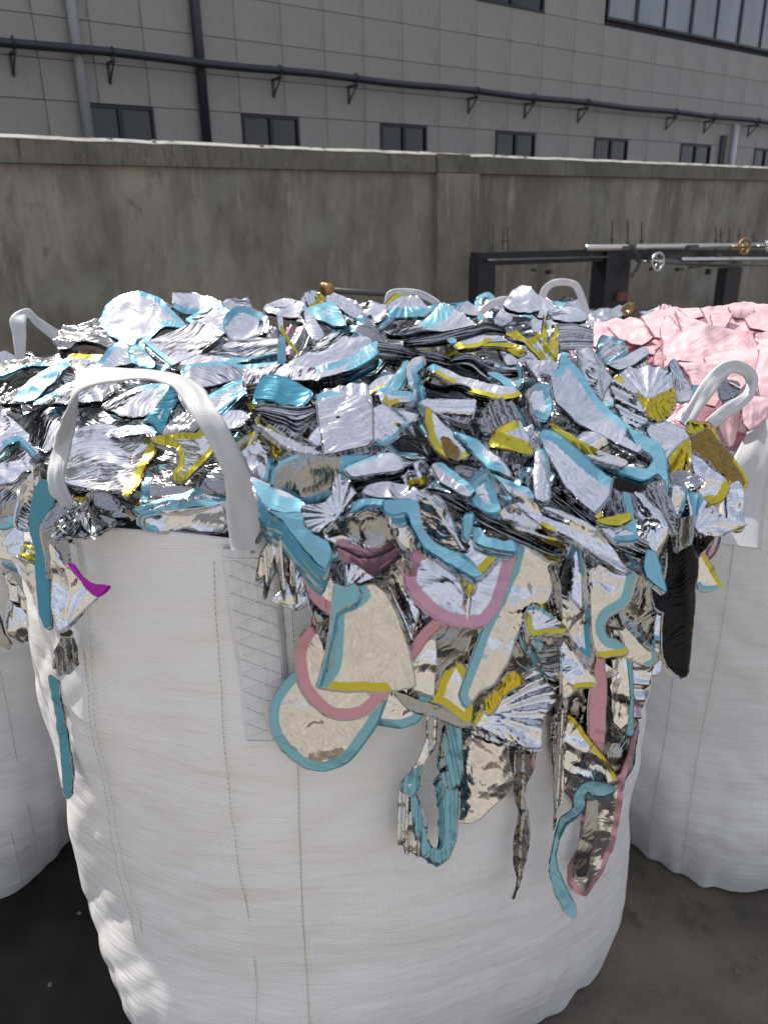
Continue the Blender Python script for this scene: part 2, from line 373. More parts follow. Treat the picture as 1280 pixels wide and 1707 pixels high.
def ribbon(name, pairs, parent, mat='webbing', origin=None, thick=.0025, sub=6):
    """pairs: (xa, ya, xb, yb, depth[, depth_b]) edge points of a strap along its length."""
    A = [at_depth(p[0], p[1], p[4]) for p in pairs]; B_ = [at_depth(p[2], p[3], p[5] if len(p) > 5 else p[4]) for p in pairs]
    def cr(P):
        out = []
        for i in range(len(P) - 1):
            p0, p1, p2, p3 = P[max(i - 1, 0)], P[i], P[i + 1], P[min(i + 2, len(P) - 1)]
            for k in range(sub):
                t = k / sub; out.append(.5 * ((2 * p1) + (p2 - p0) * t + (2 * p0 - 5 * p1 + 4 * p2 - p3) * t * t + (3 * p1 - p0 - 3 * p2 + p3) * t ** 3))
        out.append(P[-1]); return out
    A, B_ = cr(A), cr(B_); vs = []; fs = []; uvs = []; nu = 8; ln = 0
    for j, (a, b_) in enumerate(zip(A, B_)):
        if j: ln += ((A[j] + B_[j]) / 2 - (A[j - 1] + B_[j - 1]) / 2).length
        t = (A[min(j + 1, len(A) - 1)] - A[max(j - 1, 0)]).normalized(); w = (b_ - a); nn = t.cross(w).normalized()
        if nn.dot(O - a) < 0: nn = -nn
        for side in (1, -1):
            for i in range(nu + 1):
                u = i / nu; wv = noise.noise(Vector((u * 3, ln * 14, 3))) * .0035 + noise.noise(Vector((u * 1.2, ln * 40, 8))) * .0018 + math.sin(u * math.pi) * .0012
                vs.append(a + w * u + nn * (wv + side * thick / 2)); uvs.append((u * w.length, ln))
    row = 2 * (nu + 1)
    for j in range(len(A) - 1):
        q = j * row
        for i in range(nu): fs.append((q + i, q + i + 1, q + row + i + 1, q + row + i))
        for i in range(nu): k = q + nu + 1 + i; fs.append((k + 1, k, k + row, k + row + 1))
        fs.append((q, q + row, q + row + nu + 1, q + nu + 1)); fs.append((q + nu, q + 2 * nu + 1, q + row + 2 * nu + 1, q + row + nu))
    origin = parent.location if parent else Vector(origin or sum(vs, Vector()) / len(vs))
    me = bpy.data.meshes.new(name); me.from_pydata([v - origin for v in vs], [], fs)
    ul = me.uv_layers.new(name='UVMap')
    for lp in me.loops: ul.data[lp.index].uv = uvs[lp.vertex_index]
    me.update(); o = link(name, me, parent, mat)
    if not parent: o.location = origin
    return o

FB = Bag(-.083, 1.5, .617, R(-20), 1.215, 1.3, .76, .26)
RB = Bag(.99, 2.06, .62, R(-106), 1.16, 4.1, .70, .26)
LB = Bag(-1.33, 1.98, .62, R(-60), 1.12, 7.7, .82, .22)
KB = Bag(.62, 3.45, .58, R(-80), 1.05, 9.2, .62, .22)

Z_ = Vector((0, 0, 1))
# ------------------------------------------------------------ setting: ground
def sheet_plane(name, x0, x1, y0, y1, z, mat, ny=1):
    mb = MB(); mb.add([(x0, y0, z), (x1, y0, z), (x1, y1, z), (x0, y1, z)], [(0, 1, 2, 3)])
    return struct(mb.build(name, mat, origin=(0, 0, 0)))
sheet_plane('ground', -200, 200, -200, 200, 0, 'ground')
sheet_plane('pavement', -60, 60, -60, .1, .004, 'slab')

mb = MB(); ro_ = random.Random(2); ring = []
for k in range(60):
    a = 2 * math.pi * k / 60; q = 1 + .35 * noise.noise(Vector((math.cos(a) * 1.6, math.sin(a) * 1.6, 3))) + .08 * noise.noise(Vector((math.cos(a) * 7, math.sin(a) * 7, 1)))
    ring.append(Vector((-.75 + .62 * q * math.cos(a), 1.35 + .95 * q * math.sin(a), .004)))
mb.add(ring, [tuple(range(60))]); struct(mb.build('painted_shade', 'shade_paint', origin=(0, 0, 0)))  # dark sheet painted in for the deep shade between the bags
mb = MB(); rg = random.Random(11)
for k in range(420):
    x, y = rg.uniform(-1.3, 1.6), rg.uniform(.7, 2.2); w_ = rg.uniform(.0015, .005) * (2 if rg.random() < .05 else 1)
    a = rg.uniform(0, 3); u_ = Vector((math.cos(a), math.sin(a), 0)); mb.box((x, y, w_ * .5), u_ * w_, Vector((-u_.y, u_.x, 0)) * w_ * .7, Z_ * w_ * .5)
grit = mb.build('grit', 'pebble', origin=(0, 0, 0)); grit['kind'] = 'stuff'
# ------------------------------------------------------------ setting: boundary wall
SL = .75; U = Vector((1, SL, 0)).normalized(); NW = Vector((SL, -1, 0)).normalized(); Z = Vector((0, 0, 1))
WP = Vector((0, 8, 0))
def W(s, z, out=0, P=WP): return P + U * s + NW * out + Z * z
def wpx(px, py, P=WP):
    p = on_plane(px, py, P, NW); return (p - P).dot(U), p.z
wall = empty('boundary_wall', WP); tag(wall, 'weathered grey concrete boundary wall with sunlit coping behind the bags', 'wall')
mb = MB(); mb.box(W(2, 1.0, -.10), U * 17, NW * .10, Z * 1.0); mb.build('wall_body', 'wall', wall)
s0, _ = wpx(722, 300); s1, _ = wpx(790, 300)
mb = MB(); mb.box(W((s0 + s1) / 2, 1.0, .03), U * (s1 - s0) / 2, NW * .045, Z * .998); mb.build('pier', 'wall', wall)
ca = wpx(722, 262)[0]
for a, b_ in ((-15, ca - .004), (ca + .004, 19)):
    mb = MB(); mb.box(W((a + b_) / 2, 2.08, -.10), U * (b_ - a) / 2, NW * .15, Z * .078); mb.build('coping', 'coping', wall)
    mb = MB(); nseg = int((b_ - a) / .12); rc = random.Random(int(a * 7)); P8 = []
    for k in range(nseg + 1):
        s_ = a + (b_ - a) * k / nseg; j_ = rc.uniform(-.004, .004)
        for o_, z_ in ((.054, 2.159 + j_ * .5), (.052, 2.164 + j_), (-.03, 2.192 + j_), (-.25, 2.19), (-.25, 2.159)): P8.append(W(s_, z_, o_))  # front slope added to catch the sun
    mb.add(P8, [(k * 5 + i, k * 5 + 5 + i, k * 5 + 6 + i, k * 5 + 1 + i) for k in range(nseg) for i in range(4)]); mb.build('coping_top', 'coping_top', wall)
mb = MB(); mb.box(W(ca + .22, 2.09, -.095), U * .22, NW * .165, Z * .085); mb.build('pier_cap', 'coping', wall)
mb = MB(); rr = random.Random(3)
for k in range(70):
    s_ = rr.uniform(-8, 15); mb.box(W(s_, 2.185, rr.uniform(-.04, .02)), U * rr.uniform(.006, .022), NW * .012, Z * rr.uniform(.004, .011))
st = mb.build('coping_crumbs', 'coping_top', wall); st['kind'] = 'stuff'  # small pale crumbs scattered along the coping top

# ------------------------------------------------------------ setting: factory building
BP = Vector((0, 19, 0))
def B3(s, z, out=0): return BP + U * s + NW * out + Z * z
bld = empty('factory_building', BP); tag(bld, 'long grey panel clad factory building beyond the concrete wall', 'building')
mb = MB(); mb.box(B3(8, 7.5, -.3), U * 44, NW * .27, Z * 7.5); mb.build('backing_wall', 'joint_dark', bld)  # unseen upper part made taller for grey reflections in the foil
verts_px = [57, 150, 237, 320, 391, 468, 539, 605, 670, 732, 793, 850, 905, 957, 1005, 1050, 1095, 1140, 1180]
vs_ = [wpx(x, 50, BP)[0] for x in verts_px]
while vs_[0] > -13: vs_.insert(0, vs_[0] - .93)
while vs_[-1] < 24: vs_.append(vs_[-1] + 1.2)
rows = [2.3, 2.93, 3.555, 4.18, 4.81, 5.52, 6.22, 6.93, 7.6, 8.3]
lowwin = [(wpx(a, 205, BP)[0], wpx(b_, 205, BP)[0]) for a, b_ in ((143, 257), (403, 497), (633, 710), (826, 892), (992, 1048), (1138, 1188), (1263, 1300))]
u1 = (wpx(795, 5, BP)[0], wpx(905, 5, BP)[0]); u2 = (wpx(1010, 20, BP)[0], 23.0)
cache = {}
def panel(a, b_, z0, z1):
    g = .006; w = round((b_ - a) / 2 - g, 3); h_ = round((z1 - z0) / 2 - g, 3)
    if w < .03: return
    key = (w, h_)
    if key not in cache:
        q = MB(); q.box((0, 0, 0), U * w, NW * .015, Z * h_); cache[key] = q.mesh('panel', (0, 0, 0)); cache[key].materials.append(M['panel'])
    o = bpy.data.objects.new('panel', cache[key]); C.objects.link(o); o.parent = bld; o.location = B3((a + b_) / 2, (z0 + z1) / 2, 0) - BP
for zi in range(len(rows) - 1):
    z0, z1 = rows[zi], rows[zi + 1]
    holes = lowwin if z1 <= 3.56 else ([u1] if z0 >= 6.2 else [])
    holes = list(holes) + ([u2] if z0 >= 6.2 else [])
    for a, b_ in zip(vs_[:-1], vs_[1:]):
        segs = [(a, b_)]
        for h0, h1 in holes:
            ns = []
            for p, q in segs:
                if h1 <= p or h0 >= q: ns.append((p, q)); continue
                if h0 > p: ns.append((p, h0))
                if h1 < q: ns.append((h1, q))
            segs = ns
        for p, q in segs: panel(p, q, z0, z1)
def window(a, b_, z0, z1, nm, glass, fr=.05):
    w_ = MB()
    for s_ in (a + fr / 2, b_ - fr / 2): w_.box(B3(s_, (z0 + z1) / 2, .0), U * fr / 2, NW * .045, Z * (z1 - z0) / 2)
    for z_ in (z0 + fr / 2, z1 - fr / 2): w_.box(B3((a + b_) / 2, z_, .002), U * ((b_ - a) / 2 - fr), NW * .042, Z * fr / 2)
    for k in range(1, nm):
        s_ = a + (b_ - a) * k / nm; w_.box(B3(s_, (z0 + z1) / 2, .0), U * (fr * (.8 if k % 2 else .45)), NW * .04, Z * ((z1 - z0) / 2 - fr))
    fo = w_.build('window', 'frame_dark', bld)
    for k in range(nm):
        p, q = a + (b_ - a) * k / nm, a + (b_ - a) * (k + 1) / nm
        g = MB(); g.box(B3((p + q) / 2, (z0 + z1) / 2, -.012), U * ((q - p) / 2 - .01), NW * .004, Z * ((z1 - z0) / 2 - .02))
        go = g.build('pane', glass, None, origin=BP); go.parent = fo; go.location = (0, 0, 0)
for a, b_ in lowwin: window(a, b_, 2.3, 3.54, 2, 'glass_dark')
window(u1[0], u1[1], 6.22, 7.9, 2, 'glass_dark')
window(u2[0], u2[1], 6.36, 8.0, 12, 'glass_pale', .07)
def pipe_on(name, pxs, r, mat, out, label, brk=None):
    pts = []
    for x, y in pxs:
        s_, z_ = wpx(x, y, BP); pts.append((s_, z_))
    root = empty(name, B3(pts[0][0], pts[0][1], out))
    q = MB(); q.tube([B3(a, z_, out) for a, z_ in pts], r, 12); q.build('pipe', mat, root, smooth=True)
    tag(root, label, 'pipe')
    return root, pts
z_p = wpx(640, 141, BP)[1]
s_a, s_b = -11, 23
root = empty('service_pipe', B3(s_a, z_p, .3)); tag(root, 'long dark horizontal pipe on brackets across the factory facade', 'pipe')
q = MB(); q.tube([B3(s_a + (s_b - s_a) * k / 40, z_p + .015 * math.sin(k * 1.3), .3) for k in range(41)], .072, 12); q.build('pipe', 'pipe_dark', root, smooth=True)
for px_ in (27, 185, 455, 580, 780, 875, 965, 1115, 1180, 1255):
    s_ = wpx(px_, 150, BP)[0]; q = MB()
    q.box(B3(s_, z_p - .12, .18), U * .025, NW * .18, Z * .02); q.box(B3(s_, z_p - .27, .03), U * .025, NW * .012, Z * .17)
    q.tube([B3(s_, z_p - .40, .04), B3(s_, z_p - .13, .33)], .016, 6)
    q.tube([B3(s_, z_p + .1 * math.sin(a_), .3 + .1 * math.cos(a_)) for a_ in [i * .63 for i in range(10)]], .012, 5, closed=True)
    q.build('bracket', 'pipe_dark', root)
def vpipe(px, py, z0, z1, r, mat, label, out=.14, collars=()):
    s_ = wpx(px, py, BP)[0]; root = empty('drain_pipe', B3(s_, z0, out)); q = MB(); q.tube([B3(s_, z0, out), B3(s_, z1, out)], r, 12)
    q.build('pipe', mat, root, smooth=True)
    for zc in collars:
        q = MB(); q.tube([B3(s_, zc - .12, out), B3(s_, zc + .12, out)], r * 1.22, 12); q.build('collar', mat, root, smooth=True)
    tag(root, label, 'pipe')
vpipe(130, 120, 1.5, 9, .085, 'pipe_grey', 'pale grey vertical drain pipe at the left end of the facade', .14, (5.2,))
vpipe(329, 100, 1.5, 9, .09, 'pipe_dark', 'dark sooty vertical drain pipe between the two left windows', .12, (5.7,))
vpipe(1217, 240, 1.5, wpx(1219, 207, BP)[1], .085, 'pipe_white', 'short white vertical pipe rising behind the wall at right', .14)
q = MB(); s_ = wpx(1203, 230, BP)[0]; q.box(B3(s_, 3.1, .05), U * .13, NW * .05, Z * .75); q.build('duct', 'soot', bld)

# ------------------------------------------------------------ steel rack in front of the wall
RP = Vector((0, 6.3, 0))
def rk(px, py, out=0):
    p = on_plane(px, py, RP, NW); return p + NW * out
def rbox(qb, x0, y0, x1, y1, d=.05, out=0):
    a = rk(x0, y0, out); c = rk(x1, y1, out); b_ = rk(x0, y1, out); w = (a + c) / 2
    w = rk((x0 + x1) / 2, (y0 + y1) / 2, out)
    wd = (rk(x1, (y0 + y1) / 2) - rk(x0, (y0 + y1) / 2)).length / 2; hh = abs((rk((x0 + x1) / 2, y1) - rk((x0 + x1) / 2, y0)).z) / 2
    qb.box(w, U * wd, NW * d, Z * hh)
def down(qb, x0, x1, y0, d=.05, out=0):
    p0, p1 = rk(x0, y0, out), rk(x1, y0, out); mid = (p0 + p1) / 2; hz = mid.z / 2
    qb.box(Vector((mid.x, mid.y, hz)), U * (p1 - p0).length / 2, NW * d, Z * hz)
rack = empty('steel_rack', rk(1020, 600)); rack.location.z = 0
tag(rack, 'black steel roller rack with posts, chrome bars and handwheels beside the wall', 'rack')
for x0, x1, y0, d in ((790, 818, 428, .06), (1000, 1040, 418, .09), (1204, 1228, 446, .06)):
    q = MB(); down(q, x0, x1, y0, d); q.build('post', 'steel_black', rack)
def beam(x0, y0, x1, y1, r, mat, name, out=.0, sq=False):
    q = MB()
    if sq:
        a, c = rk(x0, y0, out), rk(x1, y1, out); mid = (a + c) / 2; dd = (c - a); q.box(mid, dd / 2, NW * r, Z * r)
    else: q.tube([rk(x0, y0, out), rk(x1, y1, out)], r, 10)
    return q.build(name, mat, rack, smooth=not sq)
beam(791, 432, 1005, 425, .055, 'steel_black', 'beam', 0, True)
beam(800, 434, 1000, 428, .012, 'dull_steel', 'slide_rail', .1)
beam(1000, 424, 1279, 424, .05, 'steel_black', 'beam', 0, True)
beam(960, 413, 1340, 407, .028, 'steel_shiny', 'roller_bar', .12)
beam(1050, 434, 1200, 444, .016, 'dull_steel', 'slide_rail', .2)
beam(1110, 432, 1340, 430, .024, 'steel_shiny', 'roller_bar', .18)
beam(1060, 437, 1320, 443, .012, 'dull_steel', 'slide_rail', .24)
for x, y0, y1 in ((818, 372, 420), (812, 366, 425), (836, 381, 412), (843, 378, 412), (1017, 365, 410), (1043, 366, 415), (1066, 369, 412), (1190, 378, 410), (1212, 378, 412), (1198, 382, 402), (1228, 380, 404), (1252, 384, 404)):
    q = MB(); q.tube([rk(x, y1 + 6, .02), rk(x, y0, .02)], .0085, 6)
    q.tube([rk(x, y1 - 8, .02), rk(x, y1 - 13, .02)], .018, 6); q.build('threaded_rod', 'dull_steel', rack)
def wheel(px, py, rpx, mat, tilt):
    c0 = rk(px, py, .3); r = rpx / FOC * (c0 - O).dot(CM @ Vector((0, 0, -1))); ax = Matrix.Rotation(tilt, 3, 'Z') @ U; q = MB()
    q.tube([c0 + ax * r * math.cos(a) + Z * r * math.sin(a) for a in [i * math.pi / 10 for i in range(20)]], r * .17, 8, closed=True)
    for a in (0, 2.1, 4.2): q.tube([c0, c0 + ax * r * math.cos(a) + Z * r * math.sin(a)], r * .1, 6)
    q.tube([c0 - NW * .05, c0 + NW * .05], r * .28, 8); q.tube([c0 - NW * .25, c0], r * .12, 6)
    q.build('handwheel', mat, rack, smooth=True)
wheel(1198, 410, 12, 'rust_brass', -.3); wheel(1240, 409, 9, 'steel_shiny', -.2); wheel(1053, 435, 14, 'steel_shiny', -.1)
q = MB(); rr = random.Random(5)
for x, y, w_, h_ in ((1130, 411, 14, 7), (1150, 437, 12, 10), (1165, 432, 8, 8), (1110, 448, 8, 5), (1070, 447, 14, 4), (1205, 434, 10, 10), (1158, 452, 3, 9), (1172, 425, 9, 6), (1020, 412, 8, 5), (1030, 410, 6, 6), (1075, 428, 8, 7), (1135, 444, 12, 3), (880, 448, 26, 4), (893, 452, 5, 7)):
    q = MB(); rbox(q, x - w_ / 2, y - h_ / 2, x + w_ / 2, y + h_ / 2, .03, .16); q.build('clamp', 'dull_steel', rack)
q = MB()
for k in range(11): # coiled chain between the post and handwheel
    t = k / 10; q.tube([rk(1026 + 14 * math.sin(t * 3), 412 + t * 45, .18) + U * .022 * math.cos(a) + Z * .02 * math.sin(a) for a in [i * 1.05 for i in range(6)]], .008, 5, closed=True)
q.build('chain', 'dull_steel', rack)
q = MB(); rbox(q, 1014, 486, 1028, 500, .02, .11); q.build('tag_plate', 'rust', rack)
# bar with a brass end behind the heap
q = MB(); e0 = empty('spindle_bar', rk(560, 486)); q.tube([rk(548, 484), rk(700, 494)], .022, 10); q.build('bar', 'dull_steel', e0, smooth=True)
q = MB(); q.tube([rk(539, 484), rk(552, 484)], .055, 12); q.tube([rk(536, 478), rk(541, 478)], .03, 10); q.build('end_boss', 'rust_brass', e0, smooth=True)
tag(e0, 'dull steel bar with a rusty round end showing behind the heap', 'bar')

# ------------------------------------------------------------ bags
FB.build('large white woven bulk bag in front, overflowing with cut silver foil')
RB.build('white bulk bag at right holding the pink sheets, its corner on the ground')
LB.build('white bulk bag at left in shade, half hidden by hanging foil')
KB.build('white bulk bag at the back with two white loops beside the steel rack')
for px_, py_, mt in ((375, 1130, 'green_thread'), (497, 1300, 'green_thread'), (150, 1050, 'green_thread'), (196, 1400, 'grey_thread')):
    FB.seam(px_, py_, .03, 1.205, mt)
for px_, py_, mt in ((1190, 1100, 'green_thread'), (1110, 1200, 'grey_thread')): RB.seam(px_, py_, .03, 1.1, mt)
for px_, mt in ((20, 'grey_thread'), (60, 'grey_thread')): LB.seam(px_, 1400, .03, 1.0, mt)
FB.patch((384, 447, 895), (412, 491, 1232), 1.225)
FB.patch((92, 138, 930), (103, 150, 1165), 1.20, False)
zc, _ = FB.hit(410, 905); zc -= .01
za, _ = FB.hit(110, 930)
ribbon('carrying_loop', [(386, 918, 449, 918, zc - .014), (383, 895, 446, 893, zc - .014), (378, 850, 442, 845, zc - .02), (375, 800, 425, 798, zc - .03), (352, 745, 394, 738, zc - .035), (318, 690, 362, 682, zc - .03), (280, 638, 315, 630, zc - .01, zc + .03), (205, 634, 210, 615, zc + .01, zc + .05), (140, 650, 133, 618, zc + .02, zc + .06), (108, 690, 131, 640, zc + .03, zc + .06), (90, 745, 124, 720, za - .04), (80, 790, 108, 790, za - .05), (84, 822, 112, 812, za - .05), (100, 842, 128, 850, za - .04), (95, 905, 140, 905, za - .01)], FB.root)
# right loop of the front bag
z2 = FB.hit(1120, 760)[0] + .02
ribbon('carrying_loop', [(1128, 702, 1150, 716, z2), (1150, 668, 1172, 680, z2 + .02), (1170, 636, 1192, 652, z2 + .03), (1192, 612, 1206, 632, z2 + .05), (1215, 600, 1222, 622, z2 + .06), (1240, 604, 1238, 628, z2 + .08), (1262, 628, 1243, 640, z2 + .09), (1254, 664, 1236, 656, z2 + .07), (1220, 692, 1206, 674, z2 + .05), (1182, 722, 1176, 700, z2 + .03), (1160, 745, 1155, 725, z2 + .01)], FB.root, sub=8)
z3 = 2.15
ribbon('carrying_loop', [(640, 508, 656, 512, z3), (645, 488, 660, 498, z3), (665, 481, 675, 493, z3), (700, 484, 698, 496, z3), (730, 500, 722, 508, z3), (745, 520, 735, 524, z3)], FB.root)
z4 = 1.9
ribbon('carrying_loop', [(28, 602, 42, 600, z4), (22, 560, 44, 560, z4), (18, 530, 44, 535, z4), (46, 514, 48, 530, z4 + .02), (64, 528, 58, 542, z4 + .04), (90, 545, 82, 562, z4 + .05), (104, 552, 96, 572, z4 + .06)], FB.root)
z5 = 2.85
ribbon('carrying_loop', [(897, 500, 908, 502, z5), (903, 480, 914, 486, z5), (922, 466, 926, 477, z5), (950, 466, 948, 477, z5), (968, 478, 958, 486, z5), (984, 522, 974, 526, z5)], KB.root)
ribbon('carrying_loop', [(795, 522, 808, 524, z5 - .1), (812, 504, 822, 512, z5 - .1), (838, 494, 842, 505, z5 - .1), (858, 500, 852, 508, z5 - .1), (866, 528, 850, 528, z5 - .1)], KB.root)
z6 = RB.hit(1240, 860)[0] - .10
ribbon('carrying_loop', [(1188, 905, 1268, 915, z6 - .02), (1198, 850, 1272, 850, z6), (1215, 780, 1284, 760, z6 + .0), (1245, 720, 1300, 690, z6 + .02), (1280, 655, 1340, 630, z6 + .04), (1340, 600, 1400, 600, z6 + .05)], RB.root)

# ------------------------------------------------------------ core heaps (masses nobody could count)
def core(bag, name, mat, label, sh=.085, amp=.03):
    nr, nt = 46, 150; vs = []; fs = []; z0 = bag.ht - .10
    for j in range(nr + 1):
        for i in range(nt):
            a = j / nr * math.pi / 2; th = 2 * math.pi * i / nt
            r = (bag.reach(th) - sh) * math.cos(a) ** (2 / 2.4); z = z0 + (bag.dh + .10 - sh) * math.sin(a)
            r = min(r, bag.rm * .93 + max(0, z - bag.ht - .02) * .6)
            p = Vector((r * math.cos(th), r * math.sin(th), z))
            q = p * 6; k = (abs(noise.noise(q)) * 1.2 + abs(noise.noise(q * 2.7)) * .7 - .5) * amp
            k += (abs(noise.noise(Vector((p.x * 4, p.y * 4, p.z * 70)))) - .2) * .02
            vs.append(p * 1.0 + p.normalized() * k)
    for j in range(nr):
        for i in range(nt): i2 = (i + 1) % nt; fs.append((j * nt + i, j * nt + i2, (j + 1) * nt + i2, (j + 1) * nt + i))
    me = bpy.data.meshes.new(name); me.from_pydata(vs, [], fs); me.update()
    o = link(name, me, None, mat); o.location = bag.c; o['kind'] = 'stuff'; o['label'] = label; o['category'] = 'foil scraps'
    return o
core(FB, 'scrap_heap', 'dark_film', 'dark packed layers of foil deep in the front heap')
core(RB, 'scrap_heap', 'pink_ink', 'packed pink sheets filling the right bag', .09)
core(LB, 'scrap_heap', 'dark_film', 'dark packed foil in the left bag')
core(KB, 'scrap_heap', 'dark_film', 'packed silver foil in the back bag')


# ------------------------------------------------------------ foil pieces
TILE = {'P': (0, 0, 1), 'A': (0, 460, 2.909), 'B': (420, 460, 2.909), 'C': (840, 440, 2.909), 'D': (0, 860, 2.909), 'E': (420, 840, 2.909), 'F': (800, 840, 2.667),
        'G': (640, 680, 4), 'H': (900, 680, 3.368), 'I': (0, 560, 4), 'J': (480, 480, 4), 'K': (620, 1180, 2.783), 'L': (420, 640, 4.571), 'M': (640, 480, 4.267),
        'N': (180, 480, 4), 'O': (980, 500, 4.267), 'Q': (860, 900, 4.923), 'R': (0, 720, 4.27)}
def parse(tile, s):
    ox, oy, k = TILE[tile]
    return [(ox + float(a) / k, oy + float(b_) / k) for a, b_ in (t.split(',') for t in s.split())]
def normal(ty, tx):
    """ty: 0 faces up, 90 faces the yard in front; tx turns it sideways (right positive)."""
    t, x = R(ty), R(tx); v = Vector((0, -math.sin(t), math.cos(t)))
    v = Matrix.Rotation(x, 3, Vector((0, -math.cos(t) * .3 - .2, .9)).normalized()) @ v
    return v.normalized()
def pip(x, y, P):
    c = False; j = len(P) - 1
    for i in range(len(P)):
        xi, yi = P[i]; xj, yj = P[j]
        if (yi > y) != (yj > y) and x < (xj - xi) * (y - yi) / (yj - yi) + xi: c = not c
        j = i
    return c
def segd(x, y, a, b_):
    vx, vy = b_[0] - a[0], b_[1] - a[1]; L = vx * vx + vy * vy
    t = 0 if L == 0 else max(0, min(1, ((x - a[0]) * vx + (y - a[1]) * vy) / L))
    return math.hypot(x - a[0] - vx * t, y - a[1] - vy * t)
SEED = [0]
def sheet(tile, pts, off, ty, tx, label, b='', bw=9, n=8, th=.9, fold=None, cr=3.0, pin=(), bend=None, mat='film', sm=.7, crz=None, fan=(0, 0), skirt='edge_film', bag=None,
          name='foil_scrap', cat='foil scrap', group='foil scraps heaped in and hanging from the front bag', holes=(), depth=None, follow=False):
    if mat == 'film' and ty >= 86 and cr <= 4.5: mat = 'flat_film'
    SEED[0] += 1; sd = SEED[0] * 3.17; bag = bag or FB; rnd = random.Random(SEED[0])
    P = pts if isinstance(pts, list) else parse(tile, pts)
    ar = sum(P[i][0] * P[(i + 1) % len(P)][1] - P[(i + 1) % len(P)][0] * P[i][1] for i in range(len(P))) / 2
    N_ = len(P)
    step = max(2.6, min(6.5, math.sqrt(abs(ar)) / 24))
    out = []; eid = []
    for i in range(N_):
        p0, p1, p2, p3 = P[i - 1], P[i], P[(i + 1) % N_], P[(i + 2) % N_]
        L = math.dist(p1, p2); k = max(1, int(L / step))
        for j in range(k):
            t = j / k
            lin = (p1[0] + (p2[0] - p1[0]) * t, p1[1] + (p2[1] - p1[1]) * t)
            if sm:
                m1 = ((p2[0] - p0[0]) / 2, (p2[1] - p0[1]) / 2); m2 = ((p3[0] - p1[0]) / 2, (p3[1] - p1[1]) / 2)
                lim = L; 
                for m_ in (m1, m2): pass
                def cl(m_):
                    q = math.hypot(*m_); return m_ if q <= lim else (m_[0] * lim / q, m_[1] * lim / q)
                m1, m2 = cl(m1), cl(m2); h00 = 2 * t ** 3 - 3 * t * t + 1; h10 = t ** 3 - 2 * t * t + t; h01 = -2 * t ** 3 + 3 * t * t; h11 = t ** 3 - t * t
                q = (h00 * p1[0] + h10 * m1[0] + h01 * p2[0] + h11 * m2[0], h00 * p1[1] + h10 * m1[1] + h01 * p2[1] + h11 * m2[1])
                lin = (lin[0] * (1 - sm) + q[0] * sm, lin[1] * (1 - sm) + q[1] * sm)
            jx = noise.noise(Vector((lin[0] * .09, lin[1] * .09, sd))) * 1.1
            out.append((lin[0] + jx, lin[1] - jx)); eid.append(i)
    cx = sum(p[0] for p in out) / len(out); cy = sum(p[1] for p in out) / len(out)
    # borders
    bs = []
    if b:
        for tok in b.split(';'):
            c_ = tok[0]; w_ = bw
            if '@' in tok: tok, w_ = tok.split('@'); w_ = float(w_)
            if len(tok) == 1: es = set(range(N_))
            else:
                a_, z_ = (int(q) for q in tok[1:].split('-')); es = set(); i = a_
                while i % N_ != z_ % N_: es.add(i % N_); i += 1
            bs.append((c_, [k for k in range(len(out)) if eid[k] in es], w_))
    M_ = len(out)
    sgn = 1 if ar > 0 else -1
    V2 = [Vector(p) for p in out]; ED = [(i, (i + 1) % M_) for i in range(M_)]
    def bd(x, y, ks, lim):
        m_ = 1e9
        for k in ks:
            a = out[k]
            if abs(a[0] - x) > lim + 9 or abs(a[1] - y) > lim + 9: continue
            d_ = segd(x, y, a, out[(k + 1) % M_])
            if d_ < m_: m_ = d_
        return m_
    for c_, ks, w_ in bs:
        prev = None; pk = None
        for k in ks:
            for e in (0,):
                a = out[k]; z_ = out[(k + 1) % M_]; tx_, ty_ = z_[0] - a[0], z_[1] - a[1]; L = math.hypot(tx_, ty_) or 1
                mx_, my_ = (a[0] + z_[0]) / 2, (a[1] + z_[1]) / 2
                wj = w_
                q = (mx_ - ty_ / L * wj * sgn, my_ + tx_ / L * wj * sgn)
                if bd(q[0], q[1], ks, w_) < w_ * .93 or not pip(q[0], q[1], out): prev = None; continue
                V2.append(Vector(q)); idx = len(V2) - 1
                if prev is not None and k - pk == 1 and math.dist(V2[prev], q) < step * 3: ED.append((prev, idx))
                prev = idx; pk = k
    x0, x1 = min(p[0] for p in out), max(p[0] for p in out); y0, y1 = min(p[1] for p in out), max(p[1] for p in out)
    y = y0 + step * .5; row = 0
    while y < y1:
        x = x0 + (step * .5 if row % 2 else 0)
        while x < x1:
            qx, qy = x + rnd.uniform(-.2, .2) * step, y + rnd.uniform(-.2, .2) * step
            if pip(qx, qy, out):
                if bd(qx, qy, range(M_), step) > step * .55: V2.append(Vector((qx, qy)))
            x += step
        y += step * .87; row += 1
    vv, _, ff, _, _, _ = geometry.delaunay_2d_cdt(V2, ED, [], 1, 1e-4)
    # place in the world
    zc = depth if depth else bag.hit(cx, cy)[0] - off / 100
    P0 = at_depth(cx, cy, zc); nn = normal(ty, tx)
    if ty < 70 and cy < 860: nn = normal(max(8, ty - 14), tx * 1.3)
    vd = ray(cx, cy).normalized()
    if nn.dot(-vd) < .34:
        nn = (nn - vd * (.36 - nn.dot(-vd))).normalized()
    ux = Z.cross(nn); ux = (ux if ux.length > .1 else Vector((1, 0, 0))).normalized()
    if ux.x < 0: ux = -ux
    uy = nn.cross(ux)
    mpp = zc / FOC
    pins = [(TILE[tile][0] + q[0] / TILE[tile][2], TILE[tile][1] + q[1] / TILE[tile][2], q[2], q[3]) for q in pin] if tile != '*' else pin
    if cx < 440 and cy < 900 and bag is FB and not depth: P0 = at_depth(cx, cy, zc + off / 100 * .08)
    szm = math.sqrt(abs(ar)) * mpp
    CR = []
